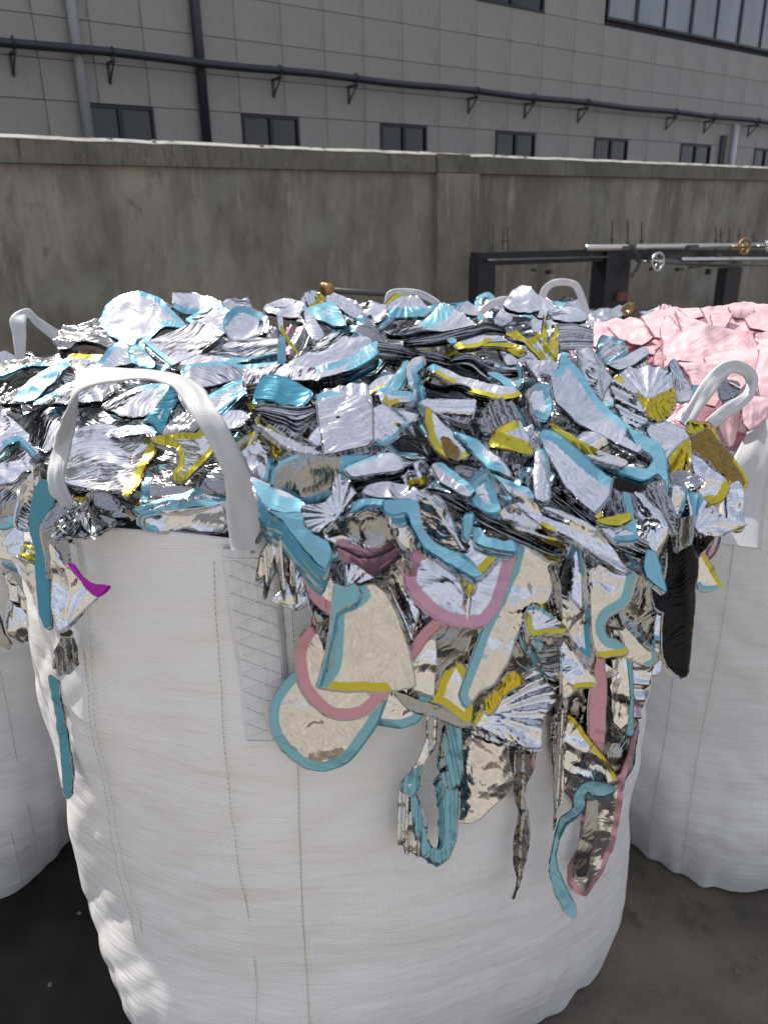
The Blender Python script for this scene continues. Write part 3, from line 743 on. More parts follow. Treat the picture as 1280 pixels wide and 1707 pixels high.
    slp = (.05 + .026 * cr) if crz is None else crz
    if crz is None and ty >= 86 and cr <= 4.5: slp *= .3
    bw *= .85 if (cy < 880 and bw < 20) else 1; bs = [(a_, b_2, w_ * (.85 if cy < 880 and w_ < 20 else 1)) for a_, b_2, w_ in bs]
    for _ in range(5): CR.append((rnd.uniform(0, math.pi), rnd.uniform(-.35, .35) * szm, rnd.choice((-1, 1)) * rnd.uniform(.4, 1) * slp, rnd.uniform(.2, 1)))
    def place(x, y):
        d = ray(x, y); dn = d.dot(nn)
        t = (P0 - O).dot(nn) / dn if dn < -.02 else zc
        t = max(zc * .72, min(zc * 1.38, t))
        if follow: t = bag.hit(x, y)[0] - off / 100
        base = O + d * t; w = base - P0; u, v = w.dot(ux), w.dot(uy); h = 0
        for an, s_0, sl_, lm in CR:
            q = u * math.cos(an) + v * math.sin(an) - s_0; h += sl_ * (math.sqrt(q * q + 1e-6) - lm * szm * .3 if q > 0 else math.sqrt(q * q + 1e-6) * (1 - lm) - lm * szm * .3)
        if cr:
            f_ = Vector((u * 7 + sd, v * 7, sd)); wv = noise.noise_vector(f_ * .6) * .6
            a1 = noise.noise(f_ + wv); a2 = noise.noise(f_ * 2.3 + wv * 2); a3 = noise.noise(f_ * 5.1 + wv)
            h += cr / 1000 * (1.3 * a1 + .9 * (1 - 2 * abs(a2)) + .45 * (1 - 2 * abs(a3)) - .5)
        if fold:
            an, am, wl_ = R(fold[0]), fold[1] / 1000, fold[2] / 100; s_ = u * math.cos(an) + v * math.sin(an); r_ = -u * math.sin(an) + v * math.cos(an)
            ph = s_ / wl_ * 6.283 + 2.0 * noise.noise(Vector((s_ * 9, r_ * 2.5, sd))) + sd
            h += am * ((1 - 2 * abs(math.sin(ph / 2))) * .8 + .5 * math.sin(ph * 1.7 + 1) * (.5 + noise.noise(Vector((s_ * 14, r_ * 4, sd)))))
        for qx, qy, am, kk in pins:
            dx, dy = x - qx, y - qy; r_ = math.hypot(dx, dy); a = math.atan2(dy, dx)
            if am > 0: env = min(1, r_ / 12) * math.exp(-r_ / 50)
            else: env = min(1.2, r_ / 60)
            aa = a * kk / 2 + 1.6 * noise.noise(Vector((a * 1.2, r_ * .012, sd))); h += abs(am) * .4 / 1000 * env * ((1 - 2 * abs(math.sin(aa))) + .9 * math.sin(aa * .37 + sd) + .6 * noise.noise(Vector((a * 2.2, r_ * .03, sd + 5)))) 
        if bend:
            an = R(bend[0]); s_ = ((x - cx) * math.cos(an) + (y - cy) * math.sin(an)) / max(30, math.sqrt(abs(ar)) / 2)
            h -= bend[1] / 100 * s_ * s_
        return base + nn * h
    W3 = [place(v[0], v[1]) for v in vv]
    loc = P0
    groups_ = {}
    for f_ in ff:
        mx_ = sum(vv[i][0] for i in f_) / len(f_); my_ = sum(vv[i][1] for i in f_) / len(f_); key = ''
        hole = False
        for hx, hy, hr in holes:
            if math.dist((mx_, my_), (TILE[tile][0] + hx / TILE[tile][2], TILE[tile][1] + hy / TILE[tile][2])) < hr: hole = True
        if hole: continue
        for c_, ks, w_ in bs:
            if bd(mx_, my_, ks, w_) < w_: key = (c_, id(ks))
        groups_.setdefault(key, []).append(f_)
    def sub(name_, fs, mt, parent):
        ids = {}; vs = []; f2 = []
        for f_ in fs:
            g = []
            for i in f_:
                if i not in ids: ids[i] = len(vs); vs.append(W3[i] - loc)
                g.append(ids[i])
            f2.append(tuple(g))
        me = bpy.data.meshes.new(name_); me.from_pydata(vs, [], f2); me.update()
        # orient to camera
        if me.polygons and sum((me.polygons[k].normal.dot(-vd) for k in range(0, len(me.polygons), max(1, len(me.polygons) // 20)))) < 0: me.flip_normals()
        o = link(name_, me, parent, mt)
        return o
    root = None
    if '' in groups_: root = sub(name, groups_.pop(''), mat, None)
    else: root = empty(name, loc)
    root.location = loc
    tag(root, label, cat, group)
    for (c_, _k), fs in groups_.items(): sub(BNAME[c_], fs, COL[c_], root)
    if n and th:
        # pages of the stack under the top sheet, seen along its cut edge
        ring = [place(x, y) for x, y in out]; vs = []; f2 = []; mi = []
        th *= .75 if cy < 880 and th < 3 else 1.1; rows_ = n * 2; down_ = (-nn * .5 + Vector((0, 0, -.75)) + vd * .15).normalized()
        fx = (at_depth(cx + fan[0], cy + fan[1], zc) - P0)
        cen = P0
        for r_ in range(rows_ + 1):
            t = r_ / rows_; zig = (.0016 if r_ % 2 else -.0012) * (.6 + rnd.random() * .9); dx = rnd.uniform(-1, 1) * .0022
            for k, p in enumerate(ring):
                inn = (cen - p); inn = inn / max(inn.length, .01)
                w_ = noise.noise(Vector((k * .07, r_ * .21, sd)))
                vs.append(p + down_ * (th / 100 * t * (1 + .35 * noise.noise(Vector((k * .045, 0, sd)))) + .0006) + inn * (zig + .004 * t + .0045 * w_ * t) + ux * dx + fx * t - loc)
        for r_ in range(rows_):
            for k in range(M_):
                k2 = (k + 1) % M_; f2.append((r_ * M_ + k, r_ * M_ + k2, (r_ + 1) * M_ + k2, (r_ + 1) * M_ + k)); mi.append(0)
        me = bpy.data.meshes.new('sheet_edges'); me.from_pydata(vs, [], f2)
        mats = [skirt, 'dark_film', 'smoky_film'];  # darker rows paint the shaded gaps between the pages
        if bs and skirt == 'edge_film':
            ink = {'B': 'teal_ink', 'Y': 'bronze_film', 'P': 'pink_ink', 'T': 'teal_ink', 'M': 'magenta_ink', 'G': 'bronze_film'}
            inks = sorted({ink[c_] for c_, _, _ in bs}); mats += inks; kmap = {}
            for c_, ks, _ in bs:
                for k in ks: kmap[k] = mats.index(ink[c_])
            q = 0
            for r_ in range(rows_):
                sil = rnd.random() < .5; dk = rnd.choice((0, 0, 1, 2))
                for k in range(M_): mi[q] = dk if sil else kmap.get(k, dk); q += 1
        elif skirt == 'edge_film':
            mi = []
            for r_ in range(rows_): mi += [rnd.choice((0, 0, 1, 2))] * M_
        for q in mats: me.materials.append(M[q])
        me.polygons.foreach_set('material_index', mi); me.update()
        link('sheet_edges', me, root, None, smooth=False)
    return root
def pages(tile, top, bot, off, ty, tx, label, n=16, amp=1.3, mats=('edge_film', 'film', 'dark_film', 'smoky_film'), w=(4, 4, 2, 2), bag=None, depth=None, group='foil scraps heaped in and hanging from the front bag'):
    """a thick bundle of sheets seen along its cut edges"""
    SEED[0] += 1; sd = SEED[0] * 2.31; rnd = random.Random(SEED[0]); bag = bag or FB
    def res(P, k):
        L = [0]
        for a, c_ in zip(P[:-1], P[1:]): L.append(L[-1] + math.dist(a, c_))
        o_ = []
        for i in range(k + 1):
            t = L[-1] * i / k; j = 0
            while j < len(P) - 2 and L[j + 1] < t: j += 1
            q = (t - L[j]) / max(1e-6, L[j + 1] - L[j]); p0, p1, p2, p3 = P[max(0, j - 1)], P[j], P[j + 1], P[min(len(P) - 1, j + 2)]
            o_.append(tuple(.5 * (2 * p1[m_] + (p2[m_] - p0[m_]) * q + (2 * p0[m_] - 5 * p1[m_] + 4 * p2[m_] - p3[m_]) * q * q + (3 * p1[m_] - p0[m_] - 3 * p2[m_] + p3[m_]) * q ** 3) for m_ in (0, 1)))
        return o_
    T = parse(tile, top); Bt = parse(tile, bot); ln = max(sum(math.dist(a, c_) for a, c_ in zip(T[:-1], T[1:])), sum(math.dist(a, c_) for a, c_ in zip(Bt[:-1], Bt[1:])))
    K_ = max(10, int(ln / 4)); T = res(T, K_); Bt = res(Bt, K_)
    al = T + Bt; cx = sum(p[0] for p in al) / len(al); cy = sum(p[1] for p in al) / len(al)
    zc = depth or bag.hit(cx, cy)[0] - off / 100; P0 = at_depth(cx, cy, zc); nn = normal(ty, tx); vd = ray(cx, cy).normalized()
    if nn.dot(-vd) < .4: nn = (nn - vd * (.45 - nn.dot(-vd))).normalized()
    n = int(n * 1.4); rows_ = n * 3; vs = []; fs = []; mi = []
    for r_ in range(rows_ + 1):
        t = r_ / rows_; z_ = (1.0, -.2, -1.0)[r_ % 3] * rnd.uniform(.5, 1.3)
        for k in range(K_ + 1):
            tt = min(1, max(0, t + .06 * math.sin(math.pi * t) * noise.noise(Vector((k * .09, r_ * .08, sd)))))
            x = T[k][0] + (Bt[k][0] - T[k][0]) * tt; y = T[k][1] + (Bt[k][1] - T[k][1]) * tt
            d = ray(x, y); base = O + d * max(zc * .75, min(zc * 1.35, ((P0 - O).dot(nn) / d.dot(nn))))
            h = amp / 1000 * z_ * (.7 + .8 * noise.noise(Vector((k * .12, r_ * .9, sd)))) + .006 * noise.noise(Vector((k * .06, r_ * .06, sd)))
            vs.append(base + nn * h - P0)
    for r_ in range(rows_):
        m_ = rnd.choices(range(len(mats)), w[:len(mats)])[0] if r_ % 3 == 0 else (mi[-1] if mi else 0)
        for k in range(K_):
            q = r_ * (K_ + 1) + k; fs.append((q, q + 1, q + K_ + 2, q + K_ + 1)); mi.append(m_)
    # back so it has body
    me = bpy.data.meshes.new('foil_bundle'); me.from_pydata(vs, [], fs)
    for q in mats: me.materials.append(M[q])
    me.polygons.foreach_set('material_index', mi); me.update()
    o = link('foil_bundle', me, None, None, smooth=False); o.location = P0; tag(o, label, 'foil bundle', group)
    # top sheet lying back over the bundle
    vs = []; fs = []
    for k in range(K_ + 1):
        p = vs
    base0 = [O + ray(*T[k]) * max(zc * .75, min(zc * 1.35, ((P0 - O).dot(nn) / ray(*T[k]).dot(nn)))) for k in range(K_ + 1)]
    bk = Vector((0, .75, -.35)).normalized() * .09; vs = []
    for j in range(4):
        for k in range(K_ + 1): vs.append(base0[k] + bk * (j / 3) + Vector((0, 0, -.002 * 0 + .004 * noise.noise(Vector((k * .15, j * .7, sd))))) - P0)
    for j in range(3):
        for k in range(K_): q = j * (K_ + 1) + k; fs.append((q, q + 1, q + K_ + 2, q + K_ + 1))
    me = bpy.data.meshes.new('top_sheet'); me.from_pydata(vs, [], fs); me.update(); link('top_sheet', me, o, 'film')
    return o

# ------------------------------------------------------------ scraps traced one by one: back rows first
S = sheet
# -- back edge of the heap
S('A', '490,215 530,150 600,110 700,98 780,120 860,190 905,238 800,250 740,290 700,350 620,325 540,275', 1.5, 42, -8, 'large rounded blue-edged sheet standing up at the back left of the heap', 'B', 10, cr=3)
S('A', '695,315 950,225 1070,292 1090,305 830,438 770,380', 3.5, 38, -12, 'folded flat packet with blue ends lying on the large rounded sheet', 'B4-6;B2-3', 9, n=12, th=1.8, cr=1.5, sm=0)
S('A', '840,85 860,65 920,66 1040,110 1110,170 1000,168 900,180 850,160', 1, 48, 10, 'curled silver-blue flap sticking up highest at the back left', 'B4-7', 9, bend=(90, 1.6))
S('A', '900,195 960,160 1045,135 1135,200 1090,275 1000,252 930,222', 2, 45, 14, 'pointed blue-edged flap behind the folded flat packet', 'B', 8)
S('A', '1095,240 1140,180 1190,160 1290,200 1285,280 1200,300 1125,308', 3, 60, -20, 'short curled blue-edged coil at the back left of the heap', 'B0-3', 9, n=12, th=1.6, fold=(0, 4, 5), cr=4)
S('A', '1080,150 1140,105 1170,112 1200,100 1225,160 1280,180 1190,190', 1.2, 55, 20, 'small spiky silver tuft on the back edge left of centre', '', cr=7, mat='crinkled_film')
S('A', '255,305 320,250 400,232 480,228 540,278 610,322 520,348 390,342 300,352', 1, 35, -15, 'dark grey crumpled sheet behind the left loop of the front bag', '', fold=(70, 5, 4), mat='smoky_film', cr=4)
S('A', '-20,425 100,400 230,390 330,345 372,352 300,415 200,440 100,450 -20,488', 2, 50, -10, 'long grey sheet with a thin blue lower edge at the far left rear', 'B5-8', 6, mat='smoky_film')
S('A', '340,402 420,388 520,394 640,420 560,455 440,470 385,478', 2, 40, 0, 'narrow sheet with a bright yellow upper edge behind the left loop', 'Y0-3', 8)
S('A', '415,470 520,400 600,348 640,372 662,440 560,455 450,460', 3.2, 52, -16, 'bright white-lit triangular scrap with blue left side behind the strap top', 'B0-2', 8, cr=5)
S('A', '630,380 650,350 700,355 750,400 752,450 700,445 660,425', 4, 48, -5, 'small blue-rimmed lobe under the folded flat packet', 'B', 7)
S('A', '75,612 120,545 190,478 340,398 352,430 300,470 235,545 165,612', 3, 50, -25, 'blue ribbon-like strip curving down at the left rear', 'B@22', 22, cr=3)
S('A', '-20,490 120,455 260,440 210,470 140,520 80,600 -20,600', 1, 30, 10, 'brown-green reflecting sheet at the left edge of the heap', '', mat='smoky_film', cr=5)
S('A', '172,620 220,580 320,520 420,478 560,462 650,495 620,545 480,612 372,628', 4.5, 42, -12, 'crumpled white-lit foil framed inside the left carrying loop', 'B0-3', 9, cr=5, mat='crinkled_film')
S('A', '-30,618 120,618 260,625 500,640 640,592 645,655 540,690 420,742 320,792 235,842 160,800 60,700 -30,640', 5.5, 46, -6, 'broad lavender sheet crossing behind the left carrying loop', 'B6-8', 8, cr=2.5, bend=(0, 1.2), n=4)
S('A', '500,632 640,560 740,530 832,528 810,590 770,640 700,678 600,690', 5, 40, 8, 'blue-topped shiny flap inside the left loop at its right', 'B1-4', 9, cr=3)
S('A', '700,700 760,640 820,560 832,530 868,600 830,660 790,760 735,710', 6, 62, 25, 'deep teal folded edge beside the right limb of the left loop', 'T', 14, n=12, th=1.2)
S('A', '825,705 900,655 955,640 985,700 935,752 860,775 790,765', 6.4, 66, 10, 'smoky grey film pane right of the teal fold', '', mat='smoky_film', cr=1.5)
S('A', '-30,640 60,690 130,760 225,850 150,856 100,800 40,820 -30,870', 5, 58, -20, 'silver sheet end with blue hem at the left frame edge', 'B4-6', 9)
S('A', '-30,880 30,830 120,800 200,860 210,930 120,950 60,1000 -30,1000', 5.5, 60, -18, 'crumpled greenish foil with blue arc at far left', 'B0-3', 8, cr=5)
S('A', '520,760 600,728 760,742 750,770 640,775', 6.2, 40, 0, 'thin bright sliver above the yellow-edged front sheet', 'B1-3', 6, n=4, th=.5)
S('A', '300,850 400,780 480,745 560,735 660,752 752,790 752,860 705,950 632,1092 590,1045 440,1030 330,1012 298,920', 7.5, 50, -14, 'dazzling mirror sheet with wide yellow right edge inside the left loop', 'Y5-8', 17, cr=3, fold=(80, 2.5, 5), n=10)
S('A', '745,792 830,775 900,770 955,768 1002,735 1052,800 1025,865 960,935 882,1010 840,985 872,905 855,840 760,820', 8, 58, 12, 'yellow-rimmed star-shaped scrap left of the strap’s right limb'.replace('’', "'"), 'Y', 11, cr=3, n=10, th=1.1)
S('A', '690,1090 700,1010 725,950 765,1000 900,960 1090,900 1100,1000 900,1060 760,1082', 6.2, 48, 5, 'ribbed grey foil below the yellow-rimmed star', 'B0-2', 10, fold=(90, 3, 2.5), mat='smoky_film')
S('A', '640,1105 700,1075 900,1048 1092,985 1105,1090 980,1110 860,1132 720,1150', 8.2, 40, 5, 'long pale blue wedge against the right limb of the left loop', 'B', 14, n=14, th=2.4)
S('A', '850,1135 1000,1118 1100,1095 1105,1230 1000,1245 740,1240 672,1210 680,1160 760,1140', 7.6, 78, 5, 'beige-reflecting foil with dark blue curl just above the bag rim', 'B5-8', 12, cr=5)
S('A', '262,1255 300,1160 380,1110 490,1038 600,1098 662,1165 560,1170 420,1225 320,1290', 9, 72, -8, 'black-grey crumpled peak rising over the bag rim at left', '', fold=(40, 7, 5), mat='dark_film', cr=6)
S('A', '880,520 1000,560 1040,620 1010,680 940,660 880,600', 6, 50, 20, 'dark crumpled film bit just right of the strap bend', '', mat='smoky_film', cr=6)
S('A', '1000,600 1060,560 1160,512 1290,462 1290,500 1180,580 1100,660 1060,705 1020,650', 6.6, 52, -14, 'blue-banded long sheet running right from the strap bend', 'B0-4;B5-8@7', 9, n=14, th=1.6, cr=2)
S('A', '1070,720 1110,670 1170,660 1210,690 1150,735 1095,745', 7, 40, 5, 'small pale grey flap right of the strap limb', '', cr=2)
S('A', '1130,860 1150,810 1220,770 1290,710 1290,800 1230,840 1290,930 1250,970 1180,920', 8.5, 60, 16, 'yellow-topped foil bunch right of the strap limb', 'Y0-3', 14, cr=5)
S('N', '430,520 500,480 640,440 760,360 900,330 1160,330 1160,470 950,480 700,515 520,535', 3.6, 30, -5, 'long glossy sheet with blue front hem below the folded packet', 'B6-9', 8, cr=2.5, fold=(75, 3, 6), n=14, th=1.4)
S('N', '510,600 700,530 900,500 1160,485 1290,520 1260,560 1040,560 860,620 660,690 560,690', 5.2, 36, -8, 'long grey glossy strip under the blue-hemmed sheet', 'B0-3@6', 7, cr=3, mat='crinkled_film', n=8)
S('N', '680,700 850,620 1000,570 1100,560 1160,600 1000,640 900,710 800,790 720,850', 6.4, 48, -14, 'pair of pale blue bands with a yellow streak right of the strap', 'B;Y2-3@5', 12, n=16, th=1.8, cr=2)
S('N', '1040,610 1100,570 1190,600 1290,640 1290,760 1200,760 1140,700', 6.8, 62, 10, 'flat teal-blue patch above the dark ribbed fan', 'T', 60, cr=2)
# -- back centre (tile B)
S('B', '55,160 100,118 150,92 235,118 238,190 180,200 110,185', 1.4, 50, -8, 'bright white pointed sheet on the back edge left of the ribbed disc', '', cr=3)
S('B', '236,120 262,80 302,70 350,96 342,150 300,165 245,168', 2.2, 70, -5, 'ribbed silver disc with a yellow corner on the back edge', 'Y3-5', 14, fold=(20, 4, 1.2), cr=1, n=4)
S('B', '232,172 300,145 390,118 412,150 455,248 400,250 300,205', 2.6, 46, 8, 'sky blue flap in front of the ribbed disc', 'B', 16, cr=2)
S('B', '358,110 400,68 470,90 545,165 605,240 560,250 500,235 420,170', 2.8, 55, 22, 'tightly ribbed silver curl at the back centre', '', fold=(50, 5, 1.4), cr=1, n=12, th=1.6)
S('B', '233,180 262,172 300,200 345,270 312,312 270,250', 3.2, 60, -25, 'smooth silver roll leaning below the sky blue flap', '', bend=(0, 1.8), cr=1)
S('B', '500,125 540,115 660,150 640,200 590,215 540,170', 2.2, 45, 0, 'small bright knot of foil beside the ribbed curl', '', cr=6)
S('B', '618,245 640,190 665,145 735,95 805,98 865,160 830,190 760,195 690,200 650,225', 2.4, 52, 4, 'fan shaped dome with blue underside at the back centre', 'B6-10@17', 15, pin=[(740, 110, 5, 14)])
S('B', '640,245 780,238 860,200 925,158 1075,235 1000,262 860,275 720,285', 3.6, 38, 12, 'lavender sheet crossed by one blue stripe at the rear', 'B2-3@20', 10, cr=2.5)
S('B', '1005,170 1040,130 1090,150 1095,195 1040,190', 1.2, 60, 0, 'small grey foil peak at the back right of centre', '', cr=5)
S('B', '122,172 150,165 158,255 200,330 245,395 225,385 165,310 132,255', 5, 72, 25, 'thin twisted upright sliver with a yellow middle at the rear', 'Y2-5', 8, n=0)
S('B', '130,300 162,300 158,435 128,435', 5, 70, 0, 'short vertical blue strip at the rear left of centre', 'B', 20, n=4, th=.5)
S('B', '-40,420 130,410 330,450 480,395 600,312 606,380 480,455 300,512 100,492 -40,485', 6, 42, -8, 'long dish-shaped sheet with blue rim across the rear centre', 'B2-6', 10, n=18, th=2.6, cr=2.5)
S('B', '170,435 200,400 280,370 350,290 440,268 560,300 585,318 480,392 340,430 230,460', 7, 44, -6, 'crumpled white foil lying in the blue-rimmed dish', '', cr=6)
pages('B', '610,315 700,335 790,365 900,375 1010,420 1110,445 1290,470', '600,400 760,405 880,425 960,440 1040,470 1130,490 1290,500', 6, 62, 5, 'long layered silver bundle flowing right across the rear centre', 16)
pages('B', '735,312 860,290 960,265 1080,240 1140,228 1210,245 1230,262', '735,345 860,345 960,330 1080,295 1140,275 1190,275 1230,285', 5.4, 60, -5, 'dark layered bundle arching up to the gold winged scrap', 12)
pages('B', '960,400 1040,375 1100,400 1150,440 1290,455', '980,430 1060,440 1120,490 1190,520 1290,500', 6.8, 60, 10, 'layered silver bundle bending down right of the blue chip', 12)
S('B', '945,312 960,302 990,308 992,325 962,330', 7.6, 60, 0, 'tiny bright blue chip at the start of the yellow strip', 'B', 12, n=0)
S('B', '985,325 1060,305 1130,292 1200,285 1240,300 1150,318 1100,340 1010,345', 6.6, 45, 0, 'long dull yellow strip ending at the gold winged scrap', 'Y5-8@8', 8, n=8)
S('B', '1110,345 1160,330 1230,322 1290,330 1290,345 1180,345', 7.4, 60, 0, 'short yellow fold under the dull yellow strip', 'Y', 14)
S('B', '1220,400 1245,375 1275,400 1280,430 1235,435', 8, 62, -10, 'small white crumpled chip right of the rear bundle', '', cr=6, mat='crinkled_film')
S('B', '10,590 40,510 70,480 150,490 285,560 232,632 150,625 90,600', 7.6, 58, 0, 'teal-blue sheet folded over left of the mirrored block', 'T', 40, n=12, th=1.4)
S('B', '560,545 600,500 660,480 740,500 700,540 640,545 580,580', 7.4, 50, 0, 'lavender triangle of film with yellow base below the rear bundle', 'Y3-6', 8)
S('B', '552,600 640,545 700,480 745,435 760,470 720,540 660,600 600,640', 8, 55, -18, 'pale blue twisted ribbon left of the blue knot', 'B1-5', 12, fold=(30, 4, 4))
S('B', '745,440 780,400 825,392 832,440 800,470 830,590 825,690 790,610 760,530', 9, 70, 8, 'white and blue knotted bunch hanging down the centre of the heap', 'B3-7', 11, fold=(0, 5, 3), cr=5)
S('B', '640,600 680,560 760,562 790,600 700,615 650,640', 8.4, 62, 0, 'curled blue and yellow lip below the blue knot', 'B1-3;Y4-6@9', 9, n=14, th=1.6)
pages('B', '835,500 900,530 1000,520 1080,550 1150,600 1180,640', '835,600 900,600 1000,640 1080,690 1130,680 1175,660', 7, 58, 10, 'dark layered bundle behind the silver roll', 14, mats=('dark_film', 'edge_film', 'black_film'), w=(4, 2, 2))
S('B', '858,430 885,415 1000,468 1120,520 1280,575 1290,605 1190,612 1060,560 940,490', 9.4, 52, 8, 'long thin plate with yellow edge and blue tip pointing left', 'Y5-9@9;B0-1@14', 9, n=14, th=1.5)
S('B', '818,625 850,585 900,572 1060,578 1088,600 1078,650 1058,684 960,665 880,650', 9.6, 60, 6, 'bright silver roll like a capsule in the centre right', '', bend=(90, 2.6), cr=1.2, n=10, th=1.6)
S('B', '1140,490 1180,475 1240,500 1285,560 1260,575 1200,520', 8.2, 50, 0, 'pale blue arched strip right of the long thin plate', 'B', 11)
S('B', '1105,690 1150,620 1190,600 1262,630 1290,690 1250,720 1190,745 1150,760', 8.4, 66, 16, 'fine pleated grey fan above the yellow-rimmed triangle', '', fold=(10, 5, .9), cr=2, mat='smoky_film')
# -- centre
S('L', '495,100 530,70 640,60 680,80 860,90 912,200 918,420 880,470 560,540 545,470 520,330', 10.5, 64, -6, 'mirrored block of stacked sheets with a small pin hole in its face', 'B0-2@11', 9, n=26, th=3.2, cr=2.2, sm=.25, mat='crinkled_film', holes=[(660, 262, 3.0)])
S('L', '480,75 560,40 720,10 850,-10 890,60 910,170 860,88 690,80 600,58', 9.4, 38, -4, 'grey ribbed sheet rising behind the mirrored block', '', fold=(0, 2, 1.5), cr=2)
pages('L', '20,180 90,150 230,165 370,175 480,160', '60,240 160,300 260,330 370,390 500,260', 8.4, 70, -14, 'dark ribbed fan of sheet edges left of the mirrored block', 14)
S('L', '20,300 60,290 200,370 400,450 520,490 545,545 470,545 320,490 180,400 80,330', 10, 62, 12, 'narrow silver fold sweeping down to the block corner', '', n=16, th=1.8, fold=(70, 3, 2), mat='crinkled_film')
S('L', '440,420 510,320 530,400 520,470', 9.2, 70, -20, 'small bright facet beside the block lower left corner', '', cr=4)
S('L', '-20,440 20,370 60,330 110,400 150,520 80,600 40,560 -20,520', 11, 58, 10, 'clear pyramid-like foil with a yellow top near the strap', 'Y0-3', 10, cr=3, sm=0)
S('L', '60,330 140,340 260,420 330,460 290,500 210,540 180,590 130,560 150,520', 9.6, 60, -10, 'gold pinched foil under the silver fold', '', mat='gold_film', fold=(20, 6, 3), cr=6)
S('L', '40,640 60,600 150,560 140,660 110,720 60,700', 11.2, 66, 0, 'bluish silver scrap wedge just right of the strap', 'B2-4', 8, fold=(20, 4, 2))
S('L', '145,745 170,650 220,590 330,545 600,555 655,560 640,640 575,860 400,910 330,880 230,820', 11.5, 82, -8, 'wide grey box-like scrap with a bold blue right edge', 'B7-10@11;B0-3@6', 10, n=20, th=2.2, cr=4, mat='smoky_film', sm=.5)
S('L', '655,660 720,720 780,820 770,900 700,1010 590,1080 490,1130 400,1050 390,930 560,900 620,800', 10.6, 70, 22, 'fanned foil side wrapped under the blue-edged grey box', '', pin=[(650, 1010, -8, 20)], cr=3, n=14, th=1.3, mat='film')
S('L', '640,560 790,545 900,545 780,600 700,640 750,720 720,725 660,640', 10.8, 70, 20, 'blue strap-like curl behind the grey box', 'B', 10, n=6)
S('L', '715,640 800,590 1000,520 1090,530 1130,580 1140,650 960,680 760,710', 11, 66, 4, 'pale grey rounded slab right of the grey box', 'B0-2@5', 6, cr=1.6, n=14, th=1.4, mat='film')
pages('L', '740,725 900,700 1100,660 1190,620', '800,830 900,800 1060,780 1170,770', 10, 72, 5, 'dark layered bundle under the pale rounded slab', 14, mats=('dark_film', 'edge_film', 'black_film'), w=(3, 3, 2))
S('L', '920,420 920,200 960,180 1090,180 1250,230 1180,330 1000,470 960,450', 10.2, 62, 16, 'large shiny scrap with bright diagonal glints right of the block', 'B5-7@8', 8, fold=(40, 5, 5), cr=3)
S('L', '-5,705 100,745 300,850 385,905 375,980 260,985 130,950 50,860', 12.5, 46, 10, 'smooth lavender triangular face at the front left above the rim', 'B4-7@26', 14, n=4, cr=1.5)
S('L', '60,870 130,955 255,985 375,985 400,1080 480,1150 580,1200 600,1300 560,1400 470,1330 340,1180 230,1040 120,950', 12.2, 72, 6, 'thick fanned blue stack sweeping over the bag rim', 'B', 30, n=26, th=4.2, fan=(-9, 6), cr=3)
S('L', '780,980 830,890 920,880 1100,890 1230,880 1270,960 1290,1150 1250,1130 1200,960 1090,990 980,930 860,930', 12, 58, 6, 'wavy blue band bending down at the front centre', 'B', 14, n=12, th=1.2)
S('L', '850,870 900,800 1000,765 1150,765 1230,800 1290,860 1290,900 1100,895 920,880', 11, 54, 0, 'crackled arched foil behind the wavy blue band', '', cr=9, mat='crinkled_film')
S('L', '780,1000 870,950 1030,1000 1200,980 1240,1100 1160,1250 1090,1180 950,1230 860,1200 700,1130 560,1120', 11.4, 84, 4, 'dark teal-green crumpled foil below the wavy blue band', '', fold=(10, 7, 4), cr=6, mat='smoky_film')
# -- tile C / right of the heap
S('C', '0,345 90,395 188,495 235,512 262,440 262,300 240,290 240,330 215,405 205,300 190,262 185,330 110,372 50,340', 8.5, 58, 6, 'gold winged scrap with folded silver pleats at the rear right', 'Y', 12, fold=(30, 5, 2.5), cr=3, sm=.4, n=4)
S('C', '-10,395 60,395 100,430 60,450', 7, 70, 0, 'dark gold curl under the winged scrap', '', mat='gold_film', cr=6)
pages('C', '262,292 340,290 430,315', '270,420 350,418 435,410', 6.2, 62, 8, 'silver layered bundle right of the gold winged scrap', 16, mats=('film', 'edge_film'), w=(3, 2))
S('C', '0,190 40,140 90,130 160,180 170,230 90,240 20,230', 2, 45, -10, 'blue-white crumpled foil at the rear beside the back loops', '', cr=6)
S('C', '110,190 150,150 230,190 240,250 160,260', 2.4, 45, 10, 'small ice-blue folded scrap at the rear right', '', cr=5)
S('C', '220,215 300,215 370,240 400,275 300,290 240,270', 3, 42, 15, 'flat silver flap on the rear right edge', '', cr=4)
S('C', '100,500 150,490 260,500 330,560 300,640 220,600 170,560', 8.4, 36, 10, 'translucent yellowish film above the long blue-edged sheet', '', mat='crinkled_film', cr=5)
S('C', '168,582 215,590 245,690 640,930 662,905 600,790 450,650 350,545 262,492 250,560', 9.6, 46, 4, 'long triangular lavender sheet with a bold blue upper edge', 'B5-9', 13, cr=1.2, n=14, th=1.4, sm=.3)
S('C', '118,640 165,585 210,590 235,690 210,760 160,740', 10.4, 72, -25, 'blue curved stack end left of the long lavender sheet', 'B1-5@13', 11, n=22, th=2.4, fan=(-7, 3))
S('C', '222,730 240,700 400,790 560,880 665,935 655,962 590,960 420,880 300,810', 11, 62, 6, 'glossy rolled lower edge of the long lavender sheet', '', bend=(60, 2.4), cr=1, n=6)
S('C', '220,770 300,820 420,890 600,960 560,985 440,940 300,870 225,810', 10.4, 66, 0, 'yellow-tinged mirror strip under the rolled edge', 'Y0-2@14;Y6-8@8', 10, fold=(70, 4, 2))
S('C', '600,790 680,830 745,865 790,960 795,1110 765,1030 745,1010 680,1045 560,1010 370,950 420,935 500,948 600,985 700,985 725,940 680,900 640,860', 12, 56, 10, 'bright blue hook-shaped border piece at the right', 'B', 18, n=14, th=1.4)
